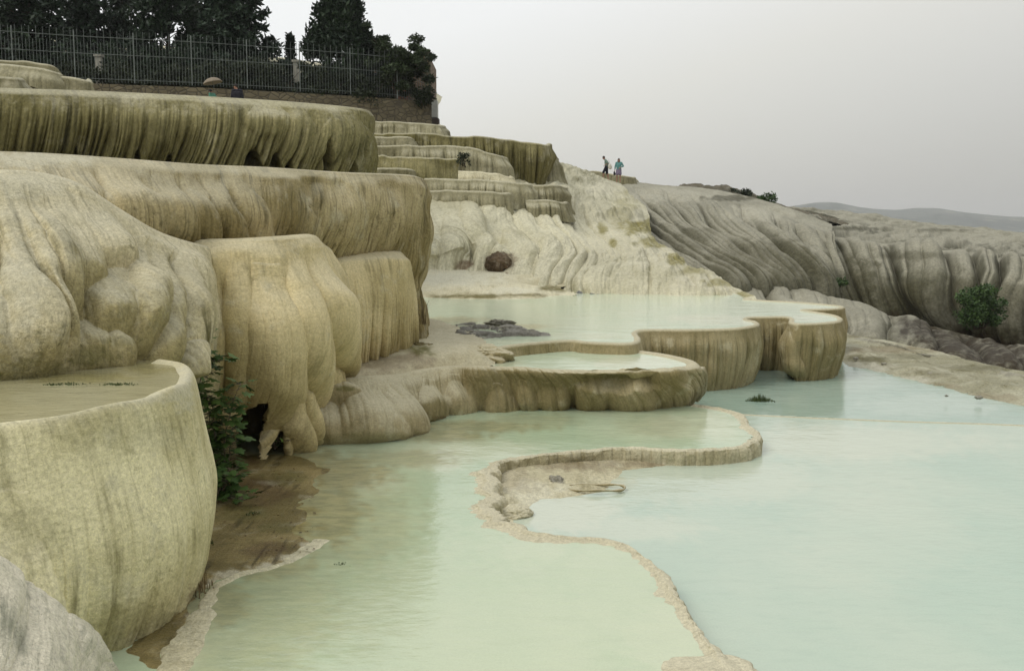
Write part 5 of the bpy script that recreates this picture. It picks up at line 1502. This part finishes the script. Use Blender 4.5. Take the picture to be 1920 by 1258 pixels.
# scattered stones on the right bank
r = np.random.default_rng(9)
k = 0
for px, py in [(1657, 682), (1726, 690), (1668, 668), (1745, 700), (1815, 700), (1835, 745), (1790, 693), (1605, 672), (1775, 742)]:
    z = zP0b + .12
    c = aZ(px, py, z)
    sz = r.uniform(.025, .05)
    labs = ["small brown stone on the bank above the flat slab", "brown stone in the middle of the right bank", "brown stone high on the right bank near the mossy patch", "stone on the bank where the cream steps begin", "stone near the top of the bank at the right",
            "stone by the water at the right end of the bank", "stone on the upper bank below the brown hollow", "stone on the bank nearest the fluted walls", "dark stone right at the water's edge"]
    lump("stone", c, (sz * 1.4, sz, sz * .7), 400 + k, M_greyrock, 30, 16, .4, freq=1.5, label=labs[k], category="stone", group="stones on the right bank")
    k += 1

# ------------------------------------------------------------------ people
M_skin = plain("skin", (0.28, 0.15, 0.10, 1), .6, .1)
M_hair = plain("hair", (0.015, 0.012, 0.010, 1), .6, .2)
def cloth(name, c): return plain(name, c, .85, .15, 12)

def capsule(mb, a, b, ra, rb, n=14):
    a = np.asarray(a, float); b = np.asarray(b, float)
    L = np.linalg.norm(b - a) + 1e-6
    d = (b - a) / L
    pts = []; rad = []
    for q in np.linspace(-1, 0, 5)[:-1]: pts.append(a + d * ra * q); rad.append(max(ra * math.sqrt(max(0, 1 - q * q)), ra * .05))
    pts += [a, b]; rad += [ra, rb]
    for q in np.linspace(0, 1, 5)[1:]: pts.append(b + d * rb * q); rad.append(max(rb * math.sqrt(max(0, 1 - q * q)), rb * .05))
    mb.tube(pts, rad, n)

def ellipsoid(mb, c, r, n=14, m=9):
    c = np.asarray(c, float)
    u = np.linspace(0, math.pi, m); v = np.linspace(0, 2 * math.pi, n, endpoint=False)
    V = [c + [0, 0, r[2]]]
    for a in u[1:-1]:
        for b in v: V.append(c + [r[0] * math.sin(a) * math.cos(b), r[1] * math.sin(a) * math.sin(b), r[2] * math.cos(a)])
    V.append(c - [0, 0, r[2]])
    F = [[0, 1 + k, 1 + (k + 1) % n] for k in range(n)]
    for i in range(m - 3):
        for k in range(n): F.append([1 + i * n + k, 1 + (i + 1) * n + k, 1 + (i + 1) * n + (k + 1) % n, 1 + i * n + (k + 1) % n])
    e_ = len(V) - 1
    F += [[e_, 1 + (m - 3) * n + (k + 1) % n, 1 + (m - 3) * n + k] for k in range(n)]
    mb.add(V, F)

def fuse(mb, name, mat, parent, vox=.012, **props):
    """union the overlapping shapes into one continuous surface"""
    me = bpy.data.meshes.new(name); me.from_pydata(np.vstack(mb.V).tolist(), [], mb.F)
    o = bpy.data.objects.new(name, me); COL.objects.link(o)
    md = o.modifiers.new("r", 'REMESH'); md.mode = 'VOXEL'; md.voxel_size = vox; md.use_smooth_shade = True
    m2 = o.modifiers.new("s", 'SMOOTH'); m2.factor = .5; m2.iterations = 2
    dg = bpy.context.evaluated_depsgraph_get()
    me2 = bpy.data.meshes.new_from_object(o.evaluated_get(dg))
    bpy.data.objects.remove(o)
    me2.materials.clear()
    oo = link(name, me2, mat, parent, **props)
    return oo

def hand(mb, wrist, d, side, curl=.5, s=1.0):
    """palm, four unequal curled fingers and a thumb from the side of the palm"""
    d = np.asarray(d, float); d /= np.linalg.norm(d)
    side = np.asarray(side, float); side -= d * (side @ d); side /= np.linalg.norm(side)
    nrm = np.cross(d, side)
    w = np.asarray(wrist, float)
    k = w + d * .085 * s
    for q in (-1, -.33, .33, 1): capsule(mb, w + side * q * .022 * s, k + side * q * .030 * s, .015 * s, .013 * s, 8)
    for q, L in ((-1, .058), (-.33, .070), (.33, .075), (1, .066)):
        p = k + side * q * .030 * s
        c1 = p + (d * math.cos(curl) + nrm * math.sin(curl)) * L * .5 * s
        c2 = c1 + (d * math.cos(curl * 2) + nrm * math.sin(curl * 2)) * L * .5 * s
        capsule(mb, p, c1, .0095 * s, .009 * s, 7); capsule(mb, c1, c2, .009 * s, .0075 * s, 7)
    t0 = w + side * .025 * s + d * .03 * s
    t1 = t0 + (side * .8 + d * .6 + nrm * .2) * .04 * s; t2 = t1 + (side * .2 + d + nrm * .4) * .028 * s
    capsule(mb, t0, t1, .012 * s, .010 * s, 7); capsule(mb, t1, t2, .010 * s, .008 * s, 7)

def person(foot, yaw, J, cl, label, hairlen=.0, H=1.72, skirt=False, skin=True):
    """J: joints in a body frame (x right, y front, z up), metres for a 1.72 m figure, origin at the ground between the feet"""
    foot = np.asarray(foot, float)
    root = empty("person", foot, label=label, cat="person")
    root.rotation_euler = (0, 0, yaw)
    sc = H / 1.72
    root.scale = (sc, sc, sc)
    g = {k: np.array(v, float) for k, v in J.items()}
    mb = MB()
    for s_ in ('l', 'r'):
        capsule(mb, g['hip' + s_], g['knee' + s_], .082, .052); capsule(mb, g['knee' + s_], g['ank' + s_], .052, .034)
        calf = g['knee' + s_] * .68 + g['ank' + s_] * .32 + [0, -.018, 0]
        ellipsoid(mb, calf, (.050, .052, .11))
        ft = g['ank' + s_]
        capsule(mb, ft + [0, -.03, -.045], ft + g.get('toe' + s_, np.array([0, .16, -.055])), .032, .022)
        capsule(mb, ft, ft + [0, -.02, -.04], .034, .034)
        capsule(mb, g['sho' + s_], g['elb' + s_], .048, .037); capsule(mb, g['elb' + s_], g['wri' + s_], .037, .025)
        d = g['wri' + s_] - g['elb' + s_]
        hand(mb, g['wri' + s_], d, [0, 1, .1] if abs(d[1]) < abs(d[2]) else [1 if s_ == 'l' else -1, 0, .2], .55)
        ellipsoid(mb, g['sho' + s_], (.062, .06, .06))
    hip = (g['hipl'] + g['hipr']) / 2
    ellipsoid(mb, hip + [0, 0, .03], (.165, .115, .13))
    ch = g['chest']
    capsule(mb, hip + [0, 0, .08] + [-.045, 0, 0], ch + [-.06, 0, 0], .095, .11); capsule(mb, hip + [.045, 0, .08], ch + [.06, 0, 0], .095, .11)
    sm = (g['shol'] + g['shor']) / 2
    capsule(mb, g['shol'] * .75 + sm * .25, g['shor'] * .75 + sm * .25, .062, .062)
    hd = g['head']
    nd = hd - sm; nd /= np.linalg.norm(nd)
    capsule(mb, sm, hd - nd * .06, .055, .048)
    f = g['face'] / np.linalg.norm(g['face'])
    rt = np.cross(f, [0, 0, 1]); rt /= np.linalg.norm(rt); upv = np.cross(rt, f)
    ellipsoid(mb, hd, (.075, .092, .112)); ellipsoid(mb, hd + f * .03 - upv * .055, (.055, .06, .06))
    capsule(mb, hd + f * .085 + upv * .012, hd + f * .105 - upv * .022, .009, .013, 7)      # nose
    capsule(mb, hd + f * .085 - upv * .058 - rt * .018, hd + f * .085 - upv * .058 + rt * .018, .008, .008, 6)   # lips
    for q in (-1, 1):
        ellipsoid(mb, hd + rt * q * .076 - f * .005, (.012, .02, .03), 8, 6)                 # ears
        ellipsoid(mb, hd + f * .078 + rt * q * .032 + upv * .012, (.014, .014, .010), 8, 6)   # eyes
    body = fuse(mb, "body", cl.get('skin', M_skin), root, .011)
    # hair
    mb = MB(); ellipsoid(mb, hd - f * .016 + upv * .028, (.086, .098, .104))
    if hairlen:
        capsule(mb, hd - f * .05, hd - f * .07 - upv * hairlen, .078, .06); capsule(mb, hd - f * .03 + rt * .05, hd - f * .03 + rt * .07 - upv * hairlen, .045, .035); capsule(mb, hd - f * .03 - rt * .05, hd - f * .03 - rt * .07 - upv * hairlen, .045, .035)
    fuse(mb, "hair", M_hair, root, .012)
    # top
    mb = MB()
    capsule(mb, hip + [-.05, 0, .05], ch + [-.06, 0, .0], .122, .128); capsule(mb, hip + [.05, 0, .05], ch + [.06, 0, 0], .122, .128)
    capsule(mb, g['shol'], g['shor'], .072, .072)
    for s_ in ('l', 'r'):
        q = cl.get('sleeve', .5)
        if q <= 1: capsule(mb, g['sho' + s_], g['sho' + s_] * (1 - q) + g['elb' + s_] * q, .072, .060)
        else:
            capsule(mb, g['sho' + s_], g['elb' + s_], .070, .056); e2 = g['elb' + s_] * (2 - q) + g['wri' + s_] * (q - 1); capsule(mb, g['elb' + s_], e2, .056, .044)
    fuse(mb, cl.get('topname', "shirt"), cl['top'], root, .014)
    # shorts or skirt
    mb = MB()
    ellipsoid(mb, hip + [0, 0, .03], (.182, .13, .13))
    q = cl.get('leg', .8)
    for s_ in ('l', 'r'):
        capsule(mb, g['hip' + s_] + [0, 0, .03], g['hip' + s_] * (1 - q) + g['knee' + s_] * q, .105, .092 if not skirt else .12)
    if skirt: capsule(mb, hip, (g['hipl'] + g['hipr'] + (g['kneel'] + g['kneer']) * q) / (2 + 2 * q) - [0, 0, .05], .13, .15)
    fuse(mb, cl.get('botname', "shorts"), cl['bottom'], root, .014)
    return root

# walker on the left: looking down and stepping forward, bag at the hip
stand = dict(hipl=(-.09, 0, .90), hipr=(.09, 0, .90), kneel=(-.10, .02, .48), kneer=(.10, .02, .48), ankl=(-.10, 0, .075), ankr=(.10, 0, .075),
             chest=(0, 0, 1.26), shol=(-.18, 0, 1.40), shor=(.18, 0, 1.40), elbl=(-.24, -.02, 1.13), elbr=(.24, -.02, 1.13), wril=(-.25, .05, .90), wrir=(.25, .05, .90),
             head=(0, .03, 1.60), face=(0, 1, -.05))
J1 = dict(stand); J1.update(kneel=(-.10, .20, .54), ankl=(-.10, .20, .12), kneer=(.10, -.02, .49), ankr=(.10, -.14, .075), chest=(0, .02, 1.25), shol=(-.17, .08, 1.38), shor=(.17, .08, 1.38),
                            head=(0, .20, 1.54), face=(0, .85, -.5), elbl=(-.20, -.10, 1.14), wril=(-.16, .10, 1.02), elbr=(.20, -.12, 1.14), wrir=(.17, .06, 1.0))
f1 = aY(1137, 338.0, 69.0)
person(f1, math.radians(78), J1, dict(top=cloth("grey_green_shirt", (0.16, 0.22, 0.18, 1)), bottom=cloth("black_shorts", (0.015, 0.016, 0.022, 1)), sleeve=.9, leg=1.0),
       "person with short dark hair stepping down in a grey green shirt and black shorts", H=1.68)
bagc = f1 + np.array([.20, -.20, .92])
br_ = empty("bag", bagc, label="pale bag hanging at the hip of the left walker", cat="bag")
mb = MB(); ellipsoid(mb, bagc, (.13, .10, .20)); ellipsoid(mb, bagc + [.03, 0, -.08], (.14, .10, .13)); fuse(mb, "pouch", cloth("pale_cloth", (0.55, 0.52, 0.45, 1)), br_, .015).matrix_parent_inverse = br_.matrix_basis.inverted()
MB().tube([bagc + [0, 0, .18], bagc + [-.05, .03, .34], bagc + [-.10, .1, .46]], .012, 6).build("strap", cloth("strap_cloth", (0.4, 0.38, 0.33, 1)), br_, True)
J2 = dict(stand); J2.update(elbl=(-.32, -.02, 1.16), wril=(-.14, .16, 1.06), elbr=(.26, .02, 1.12), wrir=(.28, .08, .88), head=(0, .05, 1.59), face=(-.15, .95, -.2), kneer=(.12, .04, .48), ankr=(.14, .02, .075))
f2 = aY(1160, 342.5, 68.5)
person(f2, math.radians(168), J2, dict(top=cloth("teal_jacket", (0.09, 0.22, 0.21, 1)), bottom=cloth("mauve_skirt", (0.17, 0.14, 0.20, 1)), sleeve=1.7, leg=.7, topname="jacket", botname="skirt"),
       "person with long dark hair in a teal jacket and mauve skirt on the skyline", hairlen=.22, H=1.62, skirt=True)
hb = f2 + np.array([-.31, -.10, .62])
hb_ = empty("handbag", hb, label="small black bag held low by the walker in the teal jacket", cat="bag")
mb = MB(); ellipsoid(mb, hb, (.07, .05, .13)); ellipsoid(mb, hb + [.01, 0, -.06], (.08, .055, .09)); fuse(mb, "pouch", cloth("black_cloth", (0.02, 0.02, 0.022, 1)), hb_, .012).matrix_parent_inverse = hb_.matrix_basis.inverted()
MB().tube([hb + [-.03, 0, .11], hb + [0, 0, .24], hb + [.03, 0, .11]], .008, 6).build("handle", cloth("handle_cloth", (0.02, 0.02, 0.02, 1)), hb_, True)

# bathers beyond the olive tier
f3 = aY(445, 188, 46) - [0, 0, .98]
J3 = dict(stand); J3.update(head=(-.06, .05, 1.58), face=(-.9, .4, -.2))
person(f3, math.radians(10), J3, dict(top=cloth("black_jumper", (0.012, 0.012, 0.018, 1)), bottom=cloth("green_shorts", (0.08, 0.22, 0.15, 1)), sleeve=1.8, topname="jumper"),
       "person seen from behind in a black jumper and green shorts beyond the olive tier", H=1.72)
f4 = aY(403, 184, 46.5) - [0, 0, 1.0]
J4 = dict(stand); J4.update(chest=(0, .10, 1.14), shol=(-.17, .16, 1.26), shor=(.17, .16, 1.26), head=(0, .26, 1.38), face=(0, .8, -.5), elbl=(-.22, .12, 1.02), elbr=(.22, .22, 1.05), wril=(-.20, .26, .86), wrir=(.12, .36, 1.20))
person(f4, math.radians(70), J4, dict(top=cloth("green_dress_cloth", (0.07, 0.20, 0.14, 1)), bottom=cloth("green_skirt_cloth", (0.07, 0.19, 0.14, 1)), sleeve=.6, leg=.7, topname="blouse", botname="skirt"),
       "person in green under the pale umbrella beyond the olive tier", H=1.6, skirt=True)
uc = aY(399, 156, 46.2)
ur = empty("umbrella", uc, label="pale dome umbrella held over the person in green", cat="umbrella")
V = []; 
na, nr = 33, 10
for i in range(nr):
    ph = i / (nr - 1) * 1.15
    for j in range(na):
        a = 2 * math.pi * j / (na - 1)
        rr_ = .44 * math.sin(ph) / math.sin(1.15) * (1 - .04 * (1 - abs(math.sin(4 * a))) * (i / (nr - 1)))
        V.append([rr_ * math.cos(a), rr_ * math.sin(a), .30 * (math.cos(ph) - math.cos(1.15)) / (1 - math.cos(1.15)) * .8])
V = np.array(V); tilt = math.radians(-12)
Rt = np.array([[math.cos(tilt), 0, math.sin(tilt)], [0, 1, 0], [-math.sin(tilt), 0, math.cos(tilt)]])
i_ = np.arange(nr * na).reshape(nr, na)
F = np.stack([i_[:-1, :-1], i_[1:, :-1], i_[1:, 1:], i_[:-1, 1:]], -1).reshape(-1, 4)
top_ = MB().add(V @ Rt.T + uc, F).build("canopy", cloth("umbrella_cloth", (0.20, 0.165, 0.12, 1)), ur, True)
sol = top_.modifiers.new("s", 'SOLIDIFY'); sol.thickness = .006
MB().tube([uc + Rt @ np.array([0, 0, .28]), uc + Rt @ np.array([0, 0, -.55])], .009, 8).build("shaft", M_metal, ur, True)

# ------------------------------------------------------------------ haze
hz = MB().box((0, 1950, 37.5), (9000, 4000, 125))
N = NT("haze_air")
vol = N.n("ShaderNodeVolumePrincipled")
vol.inputs["Color"].default_value = (0.95, 0.95, 0.95, 1)
vol.inputs["Density"].default_value = 0.0002
vol.inputs["Anisotropy"].default_value = 0.2
N.t.links.new(vol.outputs[0], N.t.nodes["Material Output"].inputs["Volume"])
N.t.nodes.remove(N.b)
hz.build("haze", N.m, None, label="thin pale haze filling the air over the valley", cat="haze", kind='stuff')
